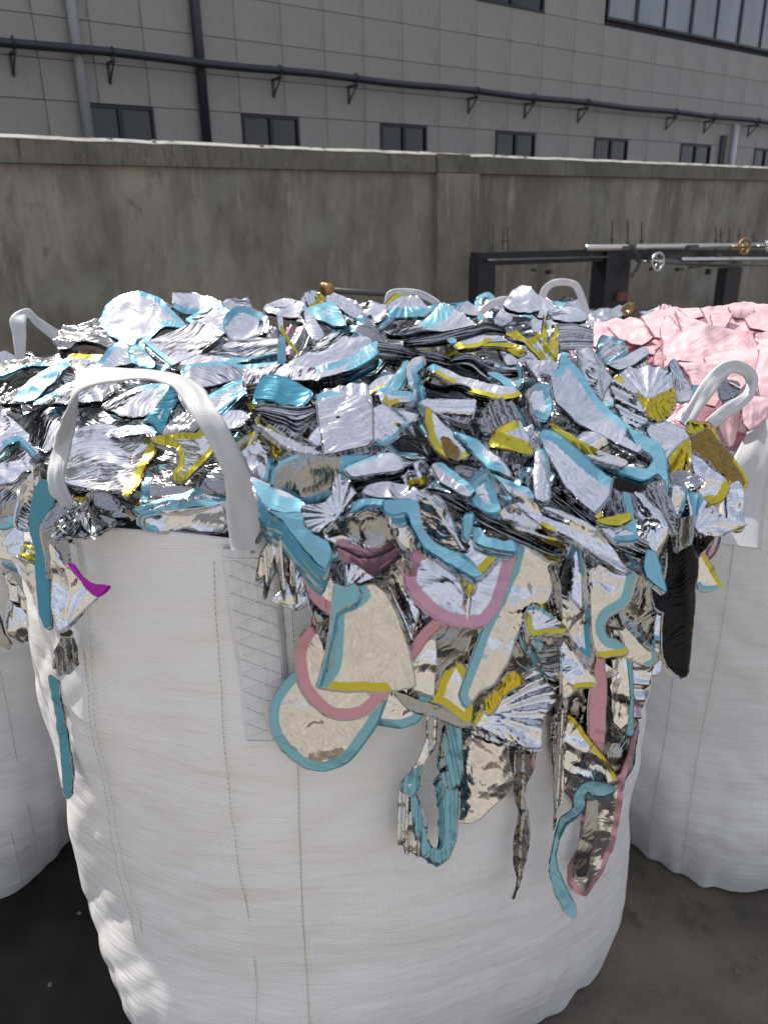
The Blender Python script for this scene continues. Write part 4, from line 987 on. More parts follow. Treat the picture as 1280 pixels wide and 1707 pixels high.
S('C', '338,420 380,408 440,412 490,470 530,545 500,600 480,645 440,600 395,560', 9, 62, 14, 'upright crumpled silver scrap behind the lavender sheet', '', fold=(0, 5, 3), cr=6, mat='crinkled_film')
S('C', '495,495 580,455 680,415 692,450 640,480 600,505 545,525', 7, 34, 6, 'flat grey plate beneath the pink sheets at right', '', cr=1.5)
S('C', '540,565 570,520 605,500 700,498 800,505 822,588 760,620 700,652 640,620 590,590', 9.4, 52, 6, 'silver pleated rosette gathered at its lower tip', '', pin=[(700, 655, -9, 16)], cr=2, mat='film')
S('C', '640,620 700,655 810,612 830,690 790,745 740,765 690,745 665,690', 9.8, 66, 8, 'gold gathered skirt under the silver rosette', '', pin=[(700, 640, -7, 18)], mat='gold_film', cr=3)
S('C', '530,565 545,540 580,545 570,590', 9.2, 55, 0, 'yellow corner left of the silver rosette', 'Y', 14, n=0)
S('C', '790,505 822,465 860,500 912,562 912,650 850,655 820,600', 8.8, 58, 18, 'silver-pink crumpled peak next to the pink sheets', '', cr=7, mat='crinkled_film')
S('C', '515,580 570,585 640,630 670,700 695,765 640,790 590,780 545,690', 9.8, 58, -8, 'finely folded silver scrap below left of the rosette', '', fold=(60, 5, 1.8), cr=3)
S('C', '690,810 740,770 800,750 880,780 898,830 850,880 800,940 750,880', 11.6, 52, 8, 'smooth silver flap gathered near the right loop', '', pin=[(890, 850, -6, 14)], cr=3)
S('C', '788,960 820,910 880,850 905,850 908,960 882,1052 820,1045', 12.4, 62, 6, 'gold pleated fan below the right loop', '', pin=[(905, 840, -9, 16)], mat='gold_film', cr=3)
S('C', '900,760 940,755 1000,790 1070,862 1060,880 960,850 905,830', 11, 66, 10, 'dark olive folded lip under the right loop', '', mat='gold_film', fold=(70, 5, 2))
S('C', '900,840 1000,800 1060,880 1130,950 1190,1060 1150,1108 1095,1065 1000,960 910,900', 11.6, 82, 14, 'dark brown mirrored box scrap jutting right of the gold fan', 'G3-6@6', 6, mat='bronze_film', cr=1.5, n=10, th=1.4, sm=.3)
S('C', '900,930 960,940 1040,1010 1090,1080 1060,1150 1000,1160 940,1080', 12.4, 72, 10, 'crumpled golden grey scrap under the dark mirrored box', 'Y3-5@16', 12, cr=7)
S('C', '1080,1080 1130,1060 1170,1150 1170,1280 1110,1260 1080,1180', 12.6, 66, 22, 'small silver scrap with gold bits at the far right tip', 'Y3-4', 10, cr=8)
S('C', '158,842 185,825 235,832 370,935 515,1042 512,1080 500,1130 430,1210 370,1160 300,1080 220,960', 12.2, 66, 4, 'grey box scrap with a mottled blue top band in the right centre', 'B1-4@18', 16, cr=4, sm=.3, n=14, th=1.5)
S('C', '118,1105 140,980 165,890 215,905 225,1000 222,1105 170,1130', 12.8, 58, 2, 'upright smooth silver cylinder scrap right of centre', 'B2-3@9', 9, bend=(0, 2.6), cr=1, n=6)
pages('C', '250,1080 420,1220 560,1290 700,1350', '200,1120 380,1260 520,1370 680,1440', 11.6, 64, 10, 'layered silver bundle running diagonally at the right centre', 14)
S('C', '520,1080 600,1120 700,1180 740,1260 700,1300 640,1260 560,1180', 12, 66, 10, 'dark pleated foil under the blue hook', '', fold=(10, 6, 2), mat='dark_film')
# -- tile G centre right
S('G', '-10,330 110,330 100,400 120,420 40,440 -10,440', 10.5, 60, 0, 'thin silver end plate at the centre left of the gold curl', '', cr=2)
S('G', '120,500 170,390 250,345 300,380 330,440 270,500 200,520', 11.4, 74, -14, 'twisted dark ribbed tuft with a yellow base in the centre', 'Y5-6@14', 12, fold=(20, 6, 1.5), cr=3)
S('G', '270,50 380,120 540,220 585,300 530,330 480,340 400,310 300,200', 11.4, 56, 14, 'yellow-edged curl opening dark inside at the heap centre', 'Y4-8@13', 12, cr=4, n=10)
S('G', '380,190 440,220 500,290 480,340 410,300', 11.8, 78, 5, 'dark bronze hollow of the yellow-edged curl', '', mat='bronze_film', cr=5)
S('G', '470,160 560,200 640,230 830,430 835,465 760,430 690,410 600,300', 12, 52, 12, 'blue arrow-shaped sheet pointing to the lower right', 'B0-2@12;B5-8@14', 13, n=10, th=1, sm=.2)
S('G', '705,220 730,165 775,125 850,95 905,80 960,180 995,300 930,302 820,270 720,245', 12.2, 66, 2, 'yellow-rimmed silver triangle in the right centre', 'Y7-10@22;Y0-3@16', 15, pin=[(960, 290, -6, 12)], cr=2, sm=.4, n=10)
S('G', '320,390 380,370 470,440 560,520 600,560 560,600 470,560 380,500', 12.4, 60, 6, 'golden crumpled foil strip crossing the centre', 'B1-4@9', 12, mat='crinkled_film', cr=7)
S('G', '560,540 600,470 680,430 720,470 780,680 700,690 620,650', 13, 64, 8, 'crushed clear blue bag-like scrap in the centre', 'B', 16, cr=9, n=6)
S('G', '730,460 840,500 960,520 1000,590 900,600 820,560', 12.6, 55, 10, 'blue-edged sliver right of the crushed blue scrap', 'B0-3', 10, cr=5)
pages('G', '280,540 420,560 560,640 700,720 900,800 1080,900 1190,940', '340,590 480,680 620,760 760,830 900,900 1080,980 1200,1010', 13, 66, 8, 'long diagonal layered bundle over the front right', 16)
S('G', '0,625 60,620 160,612 222,640 250,800 340,900 480,980 640,1110 590,1130 430,1040 270,930 190,800 150,700 60,712 0,690', 13.6, 60, 8, 'blue band that curves down and right over the pink-edged disc', 'B', 16, n=16, th=1.4, cr=2)
S('G', '230,640 300,570 380,620 430,720 520,840 570,900 480,940 360,880 270,800', 12.8, 74, 12, 'dark green reflecting foil beside the curved blue band', '', fold=(30, 6, 4), cr=7, mat='crinkled_film')
S('G', '20,720 150,710 190,820 170,930 110,900 60,800', 12.6, 80, -6, 'bright crushed strip hanging behind the curved blue band', '', fold=(0, 7, 2.5), cr=5)
S('G', '590,840 600,800 640,800 680,860 800,880 860,868 880,940 770,945 680,925 610,890', 14, 48, 2, 'bright cyan curled lip at the front centre', 'B', 24, n=12, th=1.5, cr=2)
S('G', '530,720 590,710 580,800 560,880 530,860', 13.4, 70, 0, 'short upright blue tab left of the cyan lip', 'B', 16, n=5)
S('G', '960,560 1000,400 1040,330 1080,440 1110,560 1060,620', 12.8, 58, -8, 'tall white-lit silver pleat right of the crushed blue scrap', '', bend=(0, 2.2), cr=2)
S('G', '840,565 880,575 1000,660 1080,750 1140,835 1060,790 960,720 880,640', 13.6, 62, 14, 'sharp silver blade shape with a gold tip at front right', 'Y4-5@9', 9, fold=(60, 4, 3))
S('G', '780,700 860,640 960,740 1060,800 1130,880 1190,930 1160,1010 1080,1000 960,900 860,800', 13.2, 70, 10, 'ridged silver wedge with gold end at the front right', 'Y4-7@14', 16, fold=(70, 6, 2.2), cr=5, mat='crinkled_film')
# -- tile H right front
S('H', '20,560 100,560 250,640 380,760 480,880 500,920 440,920 330,850 200,740 60,660', 14, 62, 12, 'long silver pleat pointing down above the beige mirror sheet', '', fold=(60, 6, 2.5), cr=4)
S('H', '310,635 400,610 498,590 505,625 440,660 360,655', 14.2, 56, 0, 'yellow tongue-shaped flap at the right front', 'Y', 16, n=4)
S('H', '320,660 430,655 520,700 548,735 440,740 380,710', 13.8, 46, 2, 'lavender facet below the yellow tongue', 'B3-4@9', 8, n=6)
S('H', '460,480 505,490 528,600 548,720 520,740 450,735 490,620', 14.6, 60, 6, 'vertical blue band running down from the blue hook', 'B', 24, n=6, cr=1.5)
S('H', '530,610 560,600 740,690 762,800 755,845 680,890 610,760', 15, 66, 8, 'silver cone with a bright gold tip at the right front', 'Y3-5@12', 12, bend=(20, 2.4), cr=2.5, fold=(20, 3, 4))
S('H', '500,500 560,470 640,530 720,640 740,700 640,640 540,600', 14, 60, 12, 'grey pleated sheet above the gold-tipped cone', '', fold=(20, 5, 2), cr=3)
S('H', '600,440 700,420 740,540 760,700 720,680 660,560', 13.6, 64, 20, 'fine ribbed vertical foil right of the blue hook', '', fold=(0, 5, 1.3), cr=2, mat='smoky_film')
S('H', '590,800 640,810 700,1020 690,1030 600,950 580,900', 15.4, 64, 8, 'solid cyan pointed flap hanging at the right front', 'B', 40, n=6, cr=2, sm=.3)
S('H', '740,440 790,450 810,480 790,600 760,700 745,600', 13.8, 70, 14, 'narrow clear folded strip right of the ribbed foil', 'B1-3@5', 6, fold=(0, 4, 2))
S('H', '840,640 870,560 910,500 960,560 1060,620 1142,650 1060,690 985,720 900,715', 14, 66, 10, 'silver pleated wing spreading right over the next bag', 'B0-2@8', 8, pin=[(860, 660, -7, 16)], cr=3)
S('H', '720,380 790,360 880,400 900,440 850,470 760,460', 13, 62, 6, 'dark blue-black sheet standing in for the hollow behind the pleated wing', '', mat='dark_film', cr=6)
S('H', '780,480 850,470 880,500 870,600 840,660 790,640', 14.2, 68, 6, 'blue-striped clear foil tuft above the black foil', 'B0-3@9', 9, cr=5, fold=(0, 5, 2))
S('H', '740,600 800,620 850,600 840,740 760,800', 13.8, 78, 0, 'dark ribbed bit above the hanging black foil', '', mat='dark_film', fold=(0, 5, 1.5))

# -- hanging over the front of the bag, left to right
S('P', '500,880 640,860 720,900 740,1060 700,1180 620,1170 560,1120 520,1000', 2.2, 86, -4, 'dark backing sheet imitating dark reflections deep behind the large beige panel', '', mat='smoky_film', cr=8, fold=(10, 6, 6), follow=True, crz=0)  # this and the next three: darker film imitates dark reflections in the gaps
S('P', '700,900 800,880 900,900 900,1060 840,1180 760,1200 700,1160', 2.2, 86, 4, 'dark green-grey backing sheet imitating dark reflections deep behind the pink-rimmed half disc', 'B3-5', mat='smoky_film', cr=8, fold=(0, 6, 6), follow=True, crz=0)
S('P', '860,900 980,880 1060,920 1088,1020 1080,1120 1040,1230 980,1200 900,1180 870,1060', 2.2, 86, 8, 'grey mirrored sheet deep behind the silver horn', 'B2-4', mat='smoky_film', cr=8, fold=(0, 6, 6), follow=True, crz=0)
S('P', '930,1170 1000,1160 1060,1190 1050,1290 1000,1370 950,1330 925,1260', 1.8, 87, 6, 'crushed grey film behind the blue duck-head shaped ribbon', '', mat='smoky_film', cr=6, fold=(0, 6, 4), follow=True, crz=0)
S('R', '-20,410 60,390 140,340 215,300 170,400 150,560 60,590 -20,600', 6, 70, -14, 'purple-brown reflecting foil at the left edge beside the loop', '', mat='smoky_film', cr=7)
S('R', '150,660 150,480 190,380 260,300 340,220 330,330 300,400 250,480 240,600 220,700', 7, 74, -8, 'beige-lit crushed scrap left of the strap foot', '', cr=9, mat='crinkled_film')
S('R', '-20,700 60,740 160,600 240,700 270,830 270,980 230,930 60,900 -20,860', 6, 78, -12, 'hollow silver scoop with teal inside at the left edge', 'T2-5@16', 16, cr=5, n=12, th=1)
S('R', '60,900 160,930 250,930 272,1020 280,1180 300,1300 210,1120 130,1010', 5.4, 86, -10, 'beige mirrored triangle below the silver scoop', '', cr=4)
S('R', '0,1000 60,1020 200,1200 300,1400 360,1680 350,1720 260,1500 150,1280 40,1110', 5, 80, -20, 'long silver shard hanging down the left side of the bag', '', fold=(0, 6, 2.5), cr=6, n=6, depth=1.27)
S('R', '-20,1190 100,1200 180,1250 225,1400 230,1430 190,1500 150,1508 80,1450 20,1340 -20,1280', 7.5, 82, -6, 'drop-shaped silver film bulging over the left bag', '', cr=6, bend=(0, 2.2), depth=1.30)
S('R', '-20,1290 20,1400 60,1500 50,1530 -20,1470', 6.6, 80, 0, 'small dark silver lobe below the drop-shaped film', '', cr=6, mat='smoky_film')
S('R', '235,620 290,400 350,330 375,380 400,490 330,600 295,660 290,800 330,900 350,1100 358,1380 330,1390 290,1280 262,1000 262,840 235,740', 8, 76, -6, 'tall flat teal band hanging beside the strap foot', 'T', 60, n=8, th=1.2, cr=1.5)
S('R', '295,690 330,610 400,520 470,560 400,700 385,800 345,1040 325,900', 6.6, 82, 8, 'black foil standing in for the shaded gap right of the tall teal band', '', mat='dark_film', cr=4)  # dark sheet put in for the shade of a gap
S('R', '385,740 440,650 540,480 560,500 500,640 455,740 420,760', 9.6, 72, 22, 'bright folded silver edge of the dark peak at the rim', '', fold=(30, 4, 1.5), n=6)
S('R', '455,745 540,600 690,560 850,600 830,640 700,720 560,760', 9, 80, -6, 'black and silver underside of the dark peak at the rim', '', fold=(50, 7, 3), cr=6, mat='dark_film')
S('R', '415,780 490,770 512,925 470,930', 9.4, 80, 5, 'dark tapering tab hanging at the rim above the magenta triangle', '', mat='dark_film', n=4)
S('R', '390,780 480,930 560,1040 630,1130 690,1165 600,1260 480,1380 430,1400 385,1290 375,1160 385,900', 8.8, 76, 4, 'bright mirrored bundle reflecting blue sky above the black tie', '', pin=[(470, 1420, -7, 12)], cr=5, n=10, th=1)
S('R', '478,945 505,935 600,1040 680,1080 775,1092 740,1140 690,1166 630,1120 560,1030', 9.6, 66, 6, 'small vivid magenta triangle pointing right', 'M', 60, n=4, th=.6, cr=2)
S('R', '430,1440 440,1395 520,1410 505,1450', 9.6, 80, 0, 'black tape wrapped round the tied bundle', '', mat='black_tape', cr=1, n=3, cat='tape')
S('R', '440,1450 495,1450 545,1560 550,1640 480,1720 430,1740 370,1700 365,1640 400,1540', 9, 82, 0, 'tied dark tuft of sheet ends under the black tape', '', fold=(0, 8, 1.4), mat='dark_film', cr=2, n=4)
S('D', '250,765 290,785 300,900 325,1050 356,1240 352,1345 335,1362 318,1340 300,1180 280,980', 6, 82, -6, 'long narrow teal strip hanging lowest at the left of the bag', 'T', 40, n=6, th=.9, cr=1.5)
S('E', '62,60 140,130 180,150 200,260 215,480 190,400 165,330 160,460 130,330 110,240 60,460 70,330 25,370 50,230 90,170', 8, 82, 0, 'silver fringe of thin shards beside the strap foot', '', fold=(0, 6, 1.6), cr=4, n=3, sm=0)
S('E', '195,140 240,190 290,260 340,300 395,395 450,430 440,480 400,522 340,502 285,440 245,340 210,240', 7.4, 84, -4, 'oval mirror scrap with a pink outer edge under the blue stack', 'P5-11', 14, n=10, cr=4)
S('E', '330,140 380,80 560,60 700,60 760,140 700,150 690,205 620,245 540,255 430,205', 8.6, 82, 2, 'crumpled foil disc with a pink lower rim at the front centre', 'P5-9', 12, n=10, cr=6)
S('E', '420,215 520,262 620,262 700,215 690,260 620,310 600,370 560,330 470,300', 7.6, 86, 0, 'dusky pink stack edges below the pink-rimmed disc', 'P', 60, n=16, th=1.6)
S('E', '455,300 490,290 600,372 530,415 520,380 470,400', 9.4, 62, 4, 'small fan of bright silver pleats above the beige mirror', '', pin=[(460, 410, -6, 18)], n=4)
S('E', '590,310 640,300 700,240 750,240 790,340 830,440 800,520 750,640 700,540 620,400', 7.4, 84, 8, 'dark pleated mirror scrap between the pink-edged pieces', '', fold=(20, 7, 3.5), cr=6)
S('E', '390,545 330,560 265,605 225,680 213,760 235,870 290,960 370,1025 450,1046 540,1022 615,965 660,915 600,890 500,880 400,870 370,790', 6.4, 88, 0, 'D-shaped mirror scrap with a thick dusky pink border', 'P0-12', 17, n=12, cr=4)
S('E', '215,818 160,860 98,950 85,1040 110,1130 160,1200 230,1268 320,1302 410,1285 470,1245 540,1150 600,1060 650,930 640,900 520,900 300,880', 4.2, 88, 0, 'rounded beige mirror lobe with a wide teal-blue border, lowest left', 'B0-12', 16, n=12, cr=2.2, pin=[(335, 1030, 5, 9)])
S('E', '400,560 405,470 470,468 525,428 520,392 600,385 655,440 700,530 745,660 790,870 720,890 640,902 540,900 430,900 318,878 380,790 395,700', 8.2, 87, 0, 'large beige mirror panel with blue left side and yellow base', 'Y11-14@14;B14-17@17;B0-3@17', 16, n=14, cr=2.0, pin=[(695, 715, 4, 8)], sm=.6)
S('E', '400,395 455,400 500,385 525,430 500,475 455,490 410,520 395,600 330,870 318,878 380,640', 9.2, 84, -6, 'blue looped ribbon edge beside the large beige panel', 'B', 40, n=10, th=1)
S('E', '755,705 800,640 900,535 915,580 850,660 770,755', 6.6, 84, 4, 'dusky pink diagonal band below the pink-rimmed half disc', 'P', 40, n=8)
S('E', '640,900 760,890 840,960 850,1000 790,1060 700,1080 600,1075 560,1040', 4.4, 88, 6, 'dark reflecting scrap with a blue curved base at the centre', 'B3-7@13', 13, cr=7)
S('E', '760,640 860,560 890,640 885,900 870,960 820,960 780,860', 5.4, 87, 8, 'narrow mirrored strip with a blue vertical stripe at the centre', 'B1-2;B4-5@12', 9, cr=5)
S('E', '880,600 950,560 1060,580 1020,720 930,800 890,900 880,760', 4.6, 86, 0, 'black sheet standing in for the shaded hollow under the pink-rimmed half disc', '', mat='dark_film', cr=6)  # dark sheet put in for the shade of the hollow
S('E', '800,225 755,290 743,380 780,450 870,535 960,580 1050,595 1130,585 1195,510 1230,420 1262,300 1285,225 1180,240 1085,350 950,290', 9.6, 62, 0, 'lavender half disc with a broad pink rim at the front centre', 'P0-11', 19, n=12, cr=2.2, pin=[(1050, 390, -2, 8)], crz=.05, mat='flat_film')
S('E', '490,5 640,50 770,60 800,150 870,215 1010,290 1085,362 1180,270 1240,205 1180,190 1050,160 940,60 800,20', 11, 54, 2, 'sheet with a blue V-shaped front edge and yellow right side', 'B2-6@16;Y6-8@14', 14, n=14, th=1.6, cr=3)
S('E', '1020,380 1080,370 1085,420 1060,425 1040,600 1000,590 1030,450', 10.6, 74, 0, 'gold pinch and silver tail below the V-shaped edge', 'Y0-3@9', 10, fold=(0, 5, 2), n=4)
S('F', '165,190 195,170 300,235 330,300 300,420 200,500 120,690 60,790 0,820 -60,900 -90,840 -30,680 60,470 140,300', 7, 87, 4, 'long slanting beige mirror sheet with a blue left edge', 'B9-14@13', 13, n=10, cr=4.5, pin=[(130, 500, 6, 6)])
S('E', '830,960 890,930 910,860 960,770 1005,755 1050,830 1070,920 1060,1050 1020,1050 930,980', 8.8, 82, 4, 'open yellow-rimmed loop of film at the centre', 'Y', 13, n=8, cr=3, sm=.7)
S('E', '690,920 830,960 900,980 1020,1045 1060,1060 1000,1075 880,1030 760,1000', 7.8, 80, 0, 'thin clear rim trailing left of the sunlit pleated fan', '', cr=3, n=4, mat='smoky_film')
S('F', '-30,960 20,880 100,790 150,745 240,740 290,790 345,870 300,930 270,1000 272,1080 200,1070 100,1040 0,990 -30,980', 9.8, 66, 4, 'sunlit pleated fan with gold folds radiating from its left', 'Y0-3@10', 16, pin=[(10, 935, -11, 22)], n=14, th=1.2, cr=3, mat='film')
S('F', '15,900 80,810 150,740 190,790 100,860 50,940', 10.4, 70, 6, 'crushed gold foil at the top of the sunlit fan', '', mat='gold_film', cr=8, n=4)
S('F', '-30,1000 100,1045 240,1075 275,1085 250,1105 150,1080 40,1050 -30,1015', 8.8, 74, 0, 'ragged silver hem under the sunlit pleated fan', '', fold=(0, 4, 1.5), cr=4, mat='crinkled_film')
S('F', '200,250 290,250 330,330 350,500 340,590 300,585 260,450 215,440 180,380', 8.6, 80, 4, 'olive reflecting crumpled foil above the diamond-like piece', 'Y5-6@12', 12, fold=(10, 6, 3), cr=6, mat='smoky_film')
S('F', '205,500 225,460 265,452 325,500 385,545 370,580 330,578 225,585', 10.2, 66, -4, 'small diamond-like pleated scrap on a yellow base', 'Y4-8@9;B1-3@6', 8, pin=[(235, 560, -8, 14)], sm=.3, n=8)
pages('F', '240,590 290,585 350,582', '320,860 340,870 352,860', 8.4, 84, 0, 'black ribbed bundle hanging below the diamond-like scrap', 10, mats=('black_film', 'dark_film', 'film'), w=(3, 2, 1))
S('F', '358,382 372,290 395,220 420,170 450,205 468,300 480,420 470,470 430,440 395,385', 11.2, 62, -8, 'bright silver horn with a cyan tip at the right front', 'B2-5@9', 10, bend=(0, 3), cr=2, fold=(0, 2, 5))
S('F', '345,400 400,380 460,440 490,520 490,680 450,660 390,560 350,500', 8.6, 82, 4, 'clear folded pocket with a teal stripe under the silver horn', 'T2-5@7', 8, cr=7, mat='crinkled_film')
S('F', '482,300 530,275 600,272 662,300 690,320 660,430 610,470 565,500 548,545 570,590 640,625 648,662 590,672 528,675 500,600 490,450', 9, 87, 0, 'beige mirror sheet with curved blue right edge and yellow foot', 'B4-11@15;Y11-13@9', 15, n=12, cr=2, pin=[(500, 330, 5, 8)])
S('F', '360,590 400,620 480,720 522,790 498,822 430,820 375,860 365,740', 8, 82, -8, 'folded silver-beige flap right of the black ribbed bundle', 'Y4-5@8', 8, fold=(40, 5, 4), cr=4)
S('F', '600,520 650,540 700,580 780,655 775,700 745,716 640,670 640,610', 8.2, 86, 6, 'grey mirrored flap with a blue right end above the pink strip', 'B3-5@8', 8, n=8, cr=3)
S('F', '650,480 690,330 730,300 760,420 775,520 790,480 785,640 775,660 700,580 660,540', 7.2, 86, 10, 'dark crumpled mirror foil left of the black foil', 'B6-8@5', 6, cr=7, mat='smoky_film', fold=(0, 5, 4))
S('F', '755,320 830,380 850,470 810,475 775,450', 8, 80, 6, 'black glossy pouch beside the cyan pointed flap', '', mat='black_film', cr=5)
S('F', '560,690 600,680 650,690 652,1000 600,980 575,850', 5.6, 86, 0, 'crushed mirror strip right of the dark pink strip', '', cr=8, fold=(0, 6, 4))
S('F', '652,690 675,690 680,1025 655,1020', 7, 86, 0, 'straight vertical blue strip at the right front', 'B', 40, n=6, th=.8, cr=1)
S('F', '675,700 760,720 765,760 730,830 720,900 690,970 676,1000', 5.8, 87, 10, 'beige pleated mirror piece at the right bag edge', 'P4-6@8', 8, fold=(80, 5, 3), cr=3)
S('F', '525,690 550,680 562,780 560,900 550,1060 520,1200 500,1180 485,1040 490,880', 6.4, 84, 4, 'long dusky pink layered strip at the right front', 'P', 60, n=14, th=1.4, cr=2)
S('F', '372,935 420,960 500,1070 560,1140 604,1222 560,1240 500,1330 440,1340 390,1300 370,1150', 6, 87, 0, 'creased mirror sheet with a yellow diagonal right edge', 'Y0-4@7', 8, cr=6, fold=(60, 3, 4))
S('F', '345,900 368,900 372,1100 366,1333 330,1333 332,1100', 5.6, 86, -10, 'thin greenish strip hanging down the right of centre', '', fold=(0, 5, 2), cr=4, n=4)
S('F', '565,1000 640,1020 690,960 700,1000 650,1100 640,1200 600,1215 570,1120', 5, 87, 6, 'grey crushed foil above the pink-edged long loop', '', cr=6, mat='smoky_film')
# black foil like a glove
S('F', '862,70 925,70 935,180 968,262 955,420 940,500 938,640 930,735 905,768 872,760 830,700 822,600 825,480 845,300', 12, 80, 6, 'long black glossy foil hanging like a glove at the right', '', mat='black_film', fold=(0, 10, 6), cr=7, n=6, th=1)
S('F', '925,150 1042,145 970,235 940,230', 11.6, 76, 10, 'black triangular flap beside the hanging black foil', '', mat='black_film', cr=4, fold=(0, 3, 1.5))
S('F', '968,240 990,218 1030,290 1075,358 1040,382 985,384 968,370', 11, 84, 8, 'small yellow-edged beige scrap right of the black foil', 'Y1-4@7;B4-6@8', 8, cr=3)
# lower hanging pieces (tile K)
S('K', '255,30 300,20 300,130 270,200 222,290 215,350 185,390 150,380 135,335 175,300 200,250 250,160', 5, 84, -6, 'twisted silver strip knotted with blue above the teal loop', 'B4-9@12', 14, fold=(0, 6, 2.5), cr=5)
S('K', '128,380 185,390 178,460 200,560 250,680 205,685 150,650 122,600', 4.6, 84, -10, 'crushed silver flank hanging left of the teal loop', '', fold=(0, 6, 1.6), cr=4, mat='crinkled_film')
S('K', '178,400 200,395 235,500 258,620 300,655 330,630 338,520 322,400 315,330 385,370 402,400 395,540 372,650 325,712 260,690 225,640 190,520', 6.4, 84, 0, 'U-shaped loop of stacked teal-blue edges hanging low at centre', 'B', 60, n=12, th=1.8, fan=(-5, 2), cr=1.5, fold=(0, 2.6, 1.1))
S('K', '355,50 405,85 412,200 420,300 400,350 370,370 310,320 350,285 330,230', 5.6, 84, 4, 'teal accordion-folded stack above the hanging loop', 'B', 60, n=18, th=2.6, fan=(-9, 4), cr=1.5, fold=(10, 3, 1.3))
S('K', '410,90 500,120 602,165 640,260 662,380 640,410 560,460 470,525 396,530 400,400 422,300 412,200', 3.6, 88, 0, 'creamy beige mirror sheet with pin holes and a small blue mark', '', cr=2.5, holes=[(505, 397, 3.2), (580, 362, 2.8)], pin=[(470, 130, 4, 8), (505, 397, 2, 9)], bend=(0, 1))
S('K', '505,345 545,320 570,400 560,455 535,470 545,400', 4.2, 88, 0, 'small torn blue tape patch between the two pin holes', 'B', 60, n=0, cr=1)
S('K', '600,165 770,185 755,260 730,330 715,420 732,560 725,660 705,780 690,860 668,902 660,895 688,820 665,740 668,600 690,500 665,400 650,300', 5, 84, 6, 'long twisted silver strip trailing to a thin point', 'P1-2@8', 8, fold=(0, 8, 3), cr=6, mat='smoky_film')
S('K', '840,30 885,30 880,200 870,350 855,480 842,560 850,400 838,200', 5.2, 86, 0, 'thin clear strip with a green fold right of the trailing strip', '', fold=(0, 5, 2), cr=3, mat='smoky_film')
S('K', '1150,300 1180,210 1200,120 1230,60 1200,200 1165,330 1150,480 1120,640 1080,740 1040,800 1000,858 950,850 912,800 905,740 930,650 960,560 985,440 1020,370 1050,360 1060,330 1110,330', 6.2, 86, 8, 'long pink-bordered loop of mirror film, lowest at the right', 'P', 8, n=10, cr=3, fold=(0, 3, 5))
S('K', '1020,365 1055,360 1048,500 1020,640 1000,800 960,800 935,740 950,660 985,540', 7, 85, -4, 'dark grey inner face of the pink-bordered loop', '', mat='smoky_film', cr=2, n=3)
S('K', '1120,342 1060,380 1020,375 990,358 970,380 975,430 940,480 890,520 860,600 845,700 880,800 948,930 930,962 890,930 850,850 822,760 825,700 850,580 870,500 925,440 930,370 960,325 1010,305 1060,318', 8.6, 82, 0, 'blue duck-head shaped ribbon tapering to a dangling tail', 'B', 60, n=6, th=.8, cr=2)
# -- pink sheets of the right bag
def PK(t, p, off, ty, tx, lab, **k): return sheet(t, p, off, ty, tx, lab, crz=.07, mat='pink_sheet', bag=RB, skirt='pink_ink', group='pink sheets heaped in the right bag', cat='pink sheet', name='pink_sheet', **{**dict(sm=.15, bw=8), **k})
PK('O', '0,200 200,120 420,180 520,300 420,420 180,420 20,360', -0.4, 46, -6, 'wide pink sheet under the others at the left end of the pink heap', cr=3.5)
PK('O', '380,110 620,60 760,140 900,260 700,330 480,260', 0.0, 42, 10, 'pink sheet glimpsed beneath the rear part of the largest one', cr=3.5)
PK('O', '800,60 1100,40 1330,80 1330,280 1050,260 880,200', 0.0, 44, -8, 'pink sheet lying under the rear right of the pink heap', cr=3.5)
PK('O', '820,420 1050,330 1330,380 1330,620 1050,620 860,540', 1.0, 50, 6, 'wide pink sheet behind the right loop of the front bag', cr=3.5)
PK('O', '560,420 760,470 980,600 900,760 700,700 580,560', 1.2, 60, -10, 'pink sheet sloping down to the front rim of the pink heap', cr=3.5)
PK('O', '960,640 1200,600 1330,640 1330,900 1150,960 980,880', 2.0, 70, 4, 'pink sheet low on the front of the pink heap', cr=3.5)
PK('O', '30,330 40,160 100,150 180,200 215,260 380,320 250,370 130,395', 3, 46, -8, 'pink sheet folded at the left end of the pink heap', cr=5)
PK('O', '140,180 300,110 345,120 400,160 510,220 500,250 380,310 230,265', 3.6, 44, 8, 'pink sheet with a raised vertical crease at the left', cr=4, fold=(0, 5, 12))
PK('O', '390,130 540,30 570,40 560,110 460,160 420,150', 2.4, 50, -20, 'shiny rolled mauve strip on top of the pink heap', fold=(50, 5, 3), cr=2)
PK('O', '510,210 560,120 660,240 620,70 700,130 860,190 1120,210 1230,210 1240,350 1120,360 1010,450 850,460 640,430 540,480 530,320', 5, 46, 2, 'largest pink sheet, wrinkled and spread across the pink heap', cr=6, n=10, th=1.2)
PK('O', '640,70 820,60 1000,60 1010,80 850,110 720,140', 3, 40, 5, 'flat pink sheet curving along the rear of the pink heap', cr=3)
PK('O', '1000,60 1010,35 1170,50 1160,130 1030,120', 3.6, 60, 4, 'rolled pink end standing at the rear of the pink heap', cr=1.5, bend=(90, 2.4))
PK('O', '870,110 1020,105 970,200 890,195', 3.4, 50, 0, 'small pink square tab in the rear gap of the pink heap', cr=2)
PK('O', '1110,140 1200,90 1320,85 1320,230 1210,215 1140,210', 4.4, 48, 0, 'pale pink sheet corner at the upper right of the pink heap', cr=3)
PK('O', '1210,215 1320,200 1320,700 1230,690 1190,520 1225,340', 5.6, 54, -10, 'tall pink sheet along the right edge of the picture', cr=5)
PK('O', '640,440 850,460 980,470 940,560 820,640 740,600 720,540', 6, 56, 0, 'pink sheet hanging below the largest one left of the right loop', cr=4)
PK('O', '540,120 590,130 600,240 560,210', 4.6, 50, 0, 'narrow silvery pink sliver left of the largest pink sheet', cr=2)
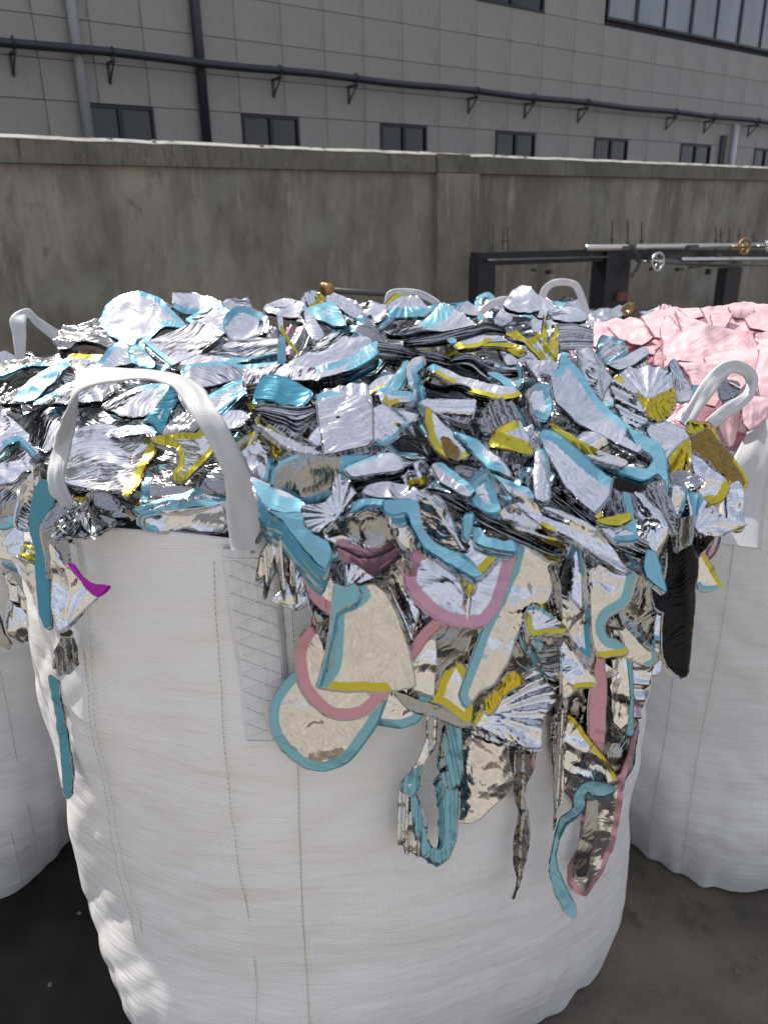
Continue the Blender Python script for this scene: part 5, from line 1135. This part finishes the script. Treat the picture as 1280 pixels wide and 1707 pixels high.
PK('O', '1090,740 1180,680 1300,700 1260,840 1140,930 1095,880', 6.5, 66, -4, 'pink sheet facing front beneath the right loop', cr=4)
PK('O', '930,870 1000,800 1090,770 1080,900 1040,1000 1000,1040 960,960', 7, 74, 8, 'pleated pink sheet hanging inside the right bag rim', fold=(0, 6, 4), cr=3)
PK('O', '400,330 520,320 470,360 480,390 420,380', 3.6, 50, 0, 'small pink scrap between the left pink sheets', cr=2)
PK('O', '470,400 500,350 535,380 540,470 470,460', 4.6, 62, 0, 'dull mauve cylinder-like pink piece left of the largest sheet', cr=1)
PK('O', '980,560 1080,540 1140,560 1080,640 1000,600', 6.2, 50, 0, 'pink scrap seen through the right loop', cr=3)
S('O', '0,110 100,80 240,40 280,60 200,130 80,170 0,190', 2, 42, -10, 'crumpled clear foil at the left rear of the pink heap', '', cr=7, bag=RB, mat='crinkled_film', group='pink sheets heaped in the right bag')
S('O', '240,60 300,40 330,80 270,120', 2.6, 50, 0, 'rust-tinted foil twist at the rear of the pink heap', '', cr=7, bag=RB, mat='bronze_film', group='pink sheets heaped in the right bag')
S('O', '380,60 400,20 590,20 590,60 540,90 440,80', 1.6, 45, 0, 'white-silver foil bunch behind the mauve roll', '', cr=7, bag=RB, group='pink sheets heaped in the right bag')
S('O', '930,600 1010,580 1090,620 1060,680 960,700', 6.6, 60, 0, 'black-edged foil gap seen through the right loop', '', mat='dark_film', cr=6, bag=RB, group='pink sheets heaped in the right bag')
S('O', '740,620 790,610 800,680 760,720 740,680', 7, 60, 0, 'small sky blue patch left of the right loop', 'B', 20, bag=RB, n=3, group='pink sheets heaped in the right bag')

# ------------------------------------------------------------ smaller scraps between the large ones
MARKS = [((250, 540), 'the large rounded rear sheet'), ((330, 560), 'the folded flat packet'), ((170, 650), 'the loop top'), ((150, 810), 'the dazzling mirror sheet'), ((330, 750), 'the yellow-rimmed star'),
         ((410, 780), 'the strap limb'), ((520, 620), 'the blue-rimmed dish'), ((560, 700), 'the mirrored block'), ((640, 560), 'the rear layered bundle'), ((500, 800), 'the grey box scrap'), ((700, 620), 'the blue knot'),
         ((760, 670), 'the silver capsule roll'), ((880, 560), 'the gold winged scrap'), ((960, 690), 'the long lavender sheet'), ((860, 730), 'the yellow-rimmed triangle'), ((800, 830), 'the crushed blue scrap'),
         ((640, 850), 'the wavy blue band'), ((700, 900), 'the curved blue band'), ((920, 860), 'the diagonal bundle'), ((1000, 800), 'the blue hook'), ((1060, 640), 'the silver rosette'), ((1100, 730), 'the gold fan'),
         ((1180, 800), 'the brown mirrored box'), ((1120, 850), 'the pleated wing'), ((1080, 920), 'the cyan pointed flap'), ((980, 930), 'the silver horn'), ((60, 700), 'the left frame edge'), ((40, 900), 'the silver scoop')]
PILE = [(-20, 620), (60, 590), (170, 540), (290, 500), (420, 500), (540, 495), (720, 505), (880, 540), (1000, 540), (1110, 600), (1150, 700), (1190, 780), (1225, 850), (1180, 890), (1090, 950), (960, 930), (800, 900), (640, 900), (500, 860), (430, 850), (300, 860), (150, 860), (60, 930), (-20, 930)]
small_fills = []
used_labels = set(); rf = random.Random(21); count = 0
def fill(px, py, r, off, bag=None, inks='BBBBBBYYP----', mats=None, group='foil scraps heaped in and hanging from the front bag', marks=None, tys=(38, 74)):
    k = rf.randint(5, 8); asp = rf.uniform(.45, 1.0); rot = rf.uniform(-.7, .7); P = []; lg = rf.random() < .42 and bag is None
    if lg: asp = rf.uniform(.16, .32); r *= 1.9; rot = rf.choice((rf.uniform(-.4, .1), rf.uniform(.1, .75)) if tys[1] < 76 else (1.2, 1.7)); k = 8
    for i in range(k):
        a = 2 * math.pi * i / k + rf.uniform(-.25, .25); q = r * rf.uniform(.65, 1.15); x, y = q * math.cos(a), q * math.sin(a) * asp
        P.append((px + x * math.cos(rot) - y * math.sin(rot), py + x * math.sin(rot) + y * math.cos(rot)))
    ink = rf.choice(inks); b_ = ''
    if ink != '-':
        i0 = rf.randrange(k); b_ = ink if rf.random() < .5 else '%s%d-%d' % (ink, i0, (i0 + rf.randint(2, 4)) % k)
    style = rf.choice(['fold', 'fold', 'pleat', 'crush', 'crush', 'flat', 'curl'])
    mt = rf.choice(mats or ['film', 'crinkled_film', 'crinkled_film', 'smoky_film', 'smoky_film', 'dark_film'])  # darker copies imitate dark reflections among the scraps
    kw = dict(mat=mt, n=rf.choice([6, 10, 14]), th=rf.uniform(.6, 1.8), cr=3, sm=rf.choice([.2, .8, 1]))
    if lg: style = 'fold'
    if style == 'fold': kw.update(fold=(rf.uniform(0, 180), rf.uniform(4, 7), rf.uniform(2, 5)))
    if style == 'pleat': kw.update(fold=(rf.uniform(0, 180), 4, rf.uniform(1, 1.8)), cr=1.5)
    if style == 'crush': kw.update(cr=rf.uniform(6, 10))
    if style == 'curl': kw.update(bend=(rf.uniform(0, 180), rf.uniform(1.2, 3)))
    if lg: kw.update(fold=(90 + math.degrees(-rot), rf.uniform(3, 6), rf.uniform(1.2, 2.6)), bend=(math.degrees(rot), rf.uniform(1, 4)), th=.8)
    inkw = {'B': 'blue-edged', 'Y': 'yellow-edged', 'P': 'pink-edged', '-': 'plain'}[ink]
    stw = {'fold': 'folded', 'pleat': 'finely pleated', 'crush': 'crumpled', 'flat': 'nearly flat', 'curl': 'curled'}[style]
    mw = {'film': 'silver', 'crinkled_film': 'creased silver', 'smoky_film': 'grey', 'dark_film': 'dark grey', 'gold_film': 'gold', 'pink_sheet': 'pink', 'black_film': 'black'}[mt]
    sw = 'long narrow' if lg else 'small' if r < 32 else ('mid-sized' if r < 44 else 'broad')
    best = sorted((math.dist(p, (px, py)), p, w_) for p, w_ in (marks or MARKS))
    lab = None
    for dist_, p, w_ in best[:6]:
        dx, dy = px - p[0], py - p[1]
        rel = 'touching' if dist_ < 20 else (('right of' if dx > 0 else 'left of') if abs(dx) > abs(dy) * 1.6 else (('below' if dy > 0 else 'above') if abs(dy) > abs(dx) * 1.6 else (('below and right of' if dx > 0 else 'below and left of') if dy > 0 else ('above and right of' if dx > 0 else 'above and left of'))))
        t_ = '%s %s %s %s scrap %s %s' % (sw, stw, inkw, mw, rel, w_)
        if t_ not in used_labels: lab = t_; break
    lab = lab or t_; used_labels.add(lab)
    o = sheet('*', P, off, rf.uniform(*tys), rf.uniform(-28, 28), lab, b_, rf.uniform(6, 11), bag=bag, group=group, **kw)
    if not lg and bag is None: small_fills.append((r, len(small_fills), o))
    return o
pts_ = []; tries = 0
while len(pts_) < 120 and tries < 6000:
    tries += 1; x, y = rf.uniform(-20, 1235), rf.uniform(495, 945)
    if not pip(x, y, PILE) or any(math.dist((x, y), p) < 43 for p in pts_): continue
    pts_.append((x, y))
pts_.sort(key=lambda p: p[1])
for x, y in pts_:
    t = (y - 495) / 450; fill(x, y, rf.uniform(26, 38) + 12 * t, -4.0 + 8.0 * t + rf.uniform(-1, 1))
HANG = [(470, 900), (620, 900), (800, 900), (960, 900), (1080, 940), (1110, 1000), (1080, 1150), (1000, 1200), (880, 1150), (760, 1130), (660, 1130), (560, 1060), (500, 980)]
ph_ = []; tries = 0
while len(ph_) < 26 and tries < 3000:
    tries += 1; x, y = rf.uniform(470, 1100), rf.uniform(890, 1180)
    if not pip(x, y, HANG) or any(math.dist((x, y), p) < 50 for p in ph_): continue
    ph_.append((x, y))
HM = [((560, 1080), 'the beige mirror panel'), ((770, 980), 'the pink-rimmed half disc'), ((860, 1180), 'the sunlit fan'), ((1020, 1020), 'the curved blue edge'), ((960, 940), 'the silver horn'), ((640, 930), 'the pink-rimmed disc'), ((900, 1040), 'the diamond-like scrap')]
for x, y in ph_: fill(x, y, rf.uniform(34, 48), 2.2, marks=HM, tys=(76, 92))
BM = [((835, 505), 'the lower rear loop'), ((935, 490), 'the upper rear loop'), ((1060, 520), 'the rear pink sheets')]
for k in range(12): fill(810 + k * 17 + rf.uniform(-5, 5), 512 + rf.uniform(-8, 22), rf.uniform(18, 26), 0, bag=KB, inks='B-----', mats=['film', 'crinkled_film'], group='silver scraps in the back bag', marks=BM, tys=(30, 60))
LM = [((20, 620), 'the left rear strap'), ((30, 1000), 'the drop-shaped film'), ((60, 760), 'the left frame edge')]
for k in range(12): fill(rf.uniform(-20, 70), 600 + k * 33, rf.uniform(24, 38), 2, bag=LB, group='foil scraps in the left bag', marks=LM, tys=(40, 80))

# past the first three hundred scraps: the smallest ones joined into one mass
small_fills.sort(); merge = [q[2] for q in small_fills[:62]]; vs = []; fs = []; mi = []; ms = []
for o in merge:
    for q in [o] + list(o.children):
        if q.data is None: continue
        k = len(vs); vs += [v.co + o.location for v in q.data.vertices]
        idx = []
        for m_ in q.data.materials:
            if m_ not in ms: ms.append(m_)
            idx.append(ms.index(m_))
        for p in q.data.polygons: fs.append(tuple(i + k for i in p.vertices)); mi.append(idx[p.material_index])
me = bpy.data.meshes.new('foil_offcuts'); me.from_pydata([v - FB.c for v in vs], [], fs)
for m_ in ms: me.materials.append(m_)
me.polygons.foreach_set('material_index', mi); me.update(); me.shade_smooth()
oc = link('foil_offcuts', me); oc.location = FB.c; oc['kind'] = 'stuff'; oc['label'] = 'small crumpled foil offcuts filling gaps between the larger scraps'; oc['category'] = 'foil offcuts'
for o in merge:
    for q in list(o.children): bpy.data.objects.remove(q)
    bpy.data.objects.remove(o)
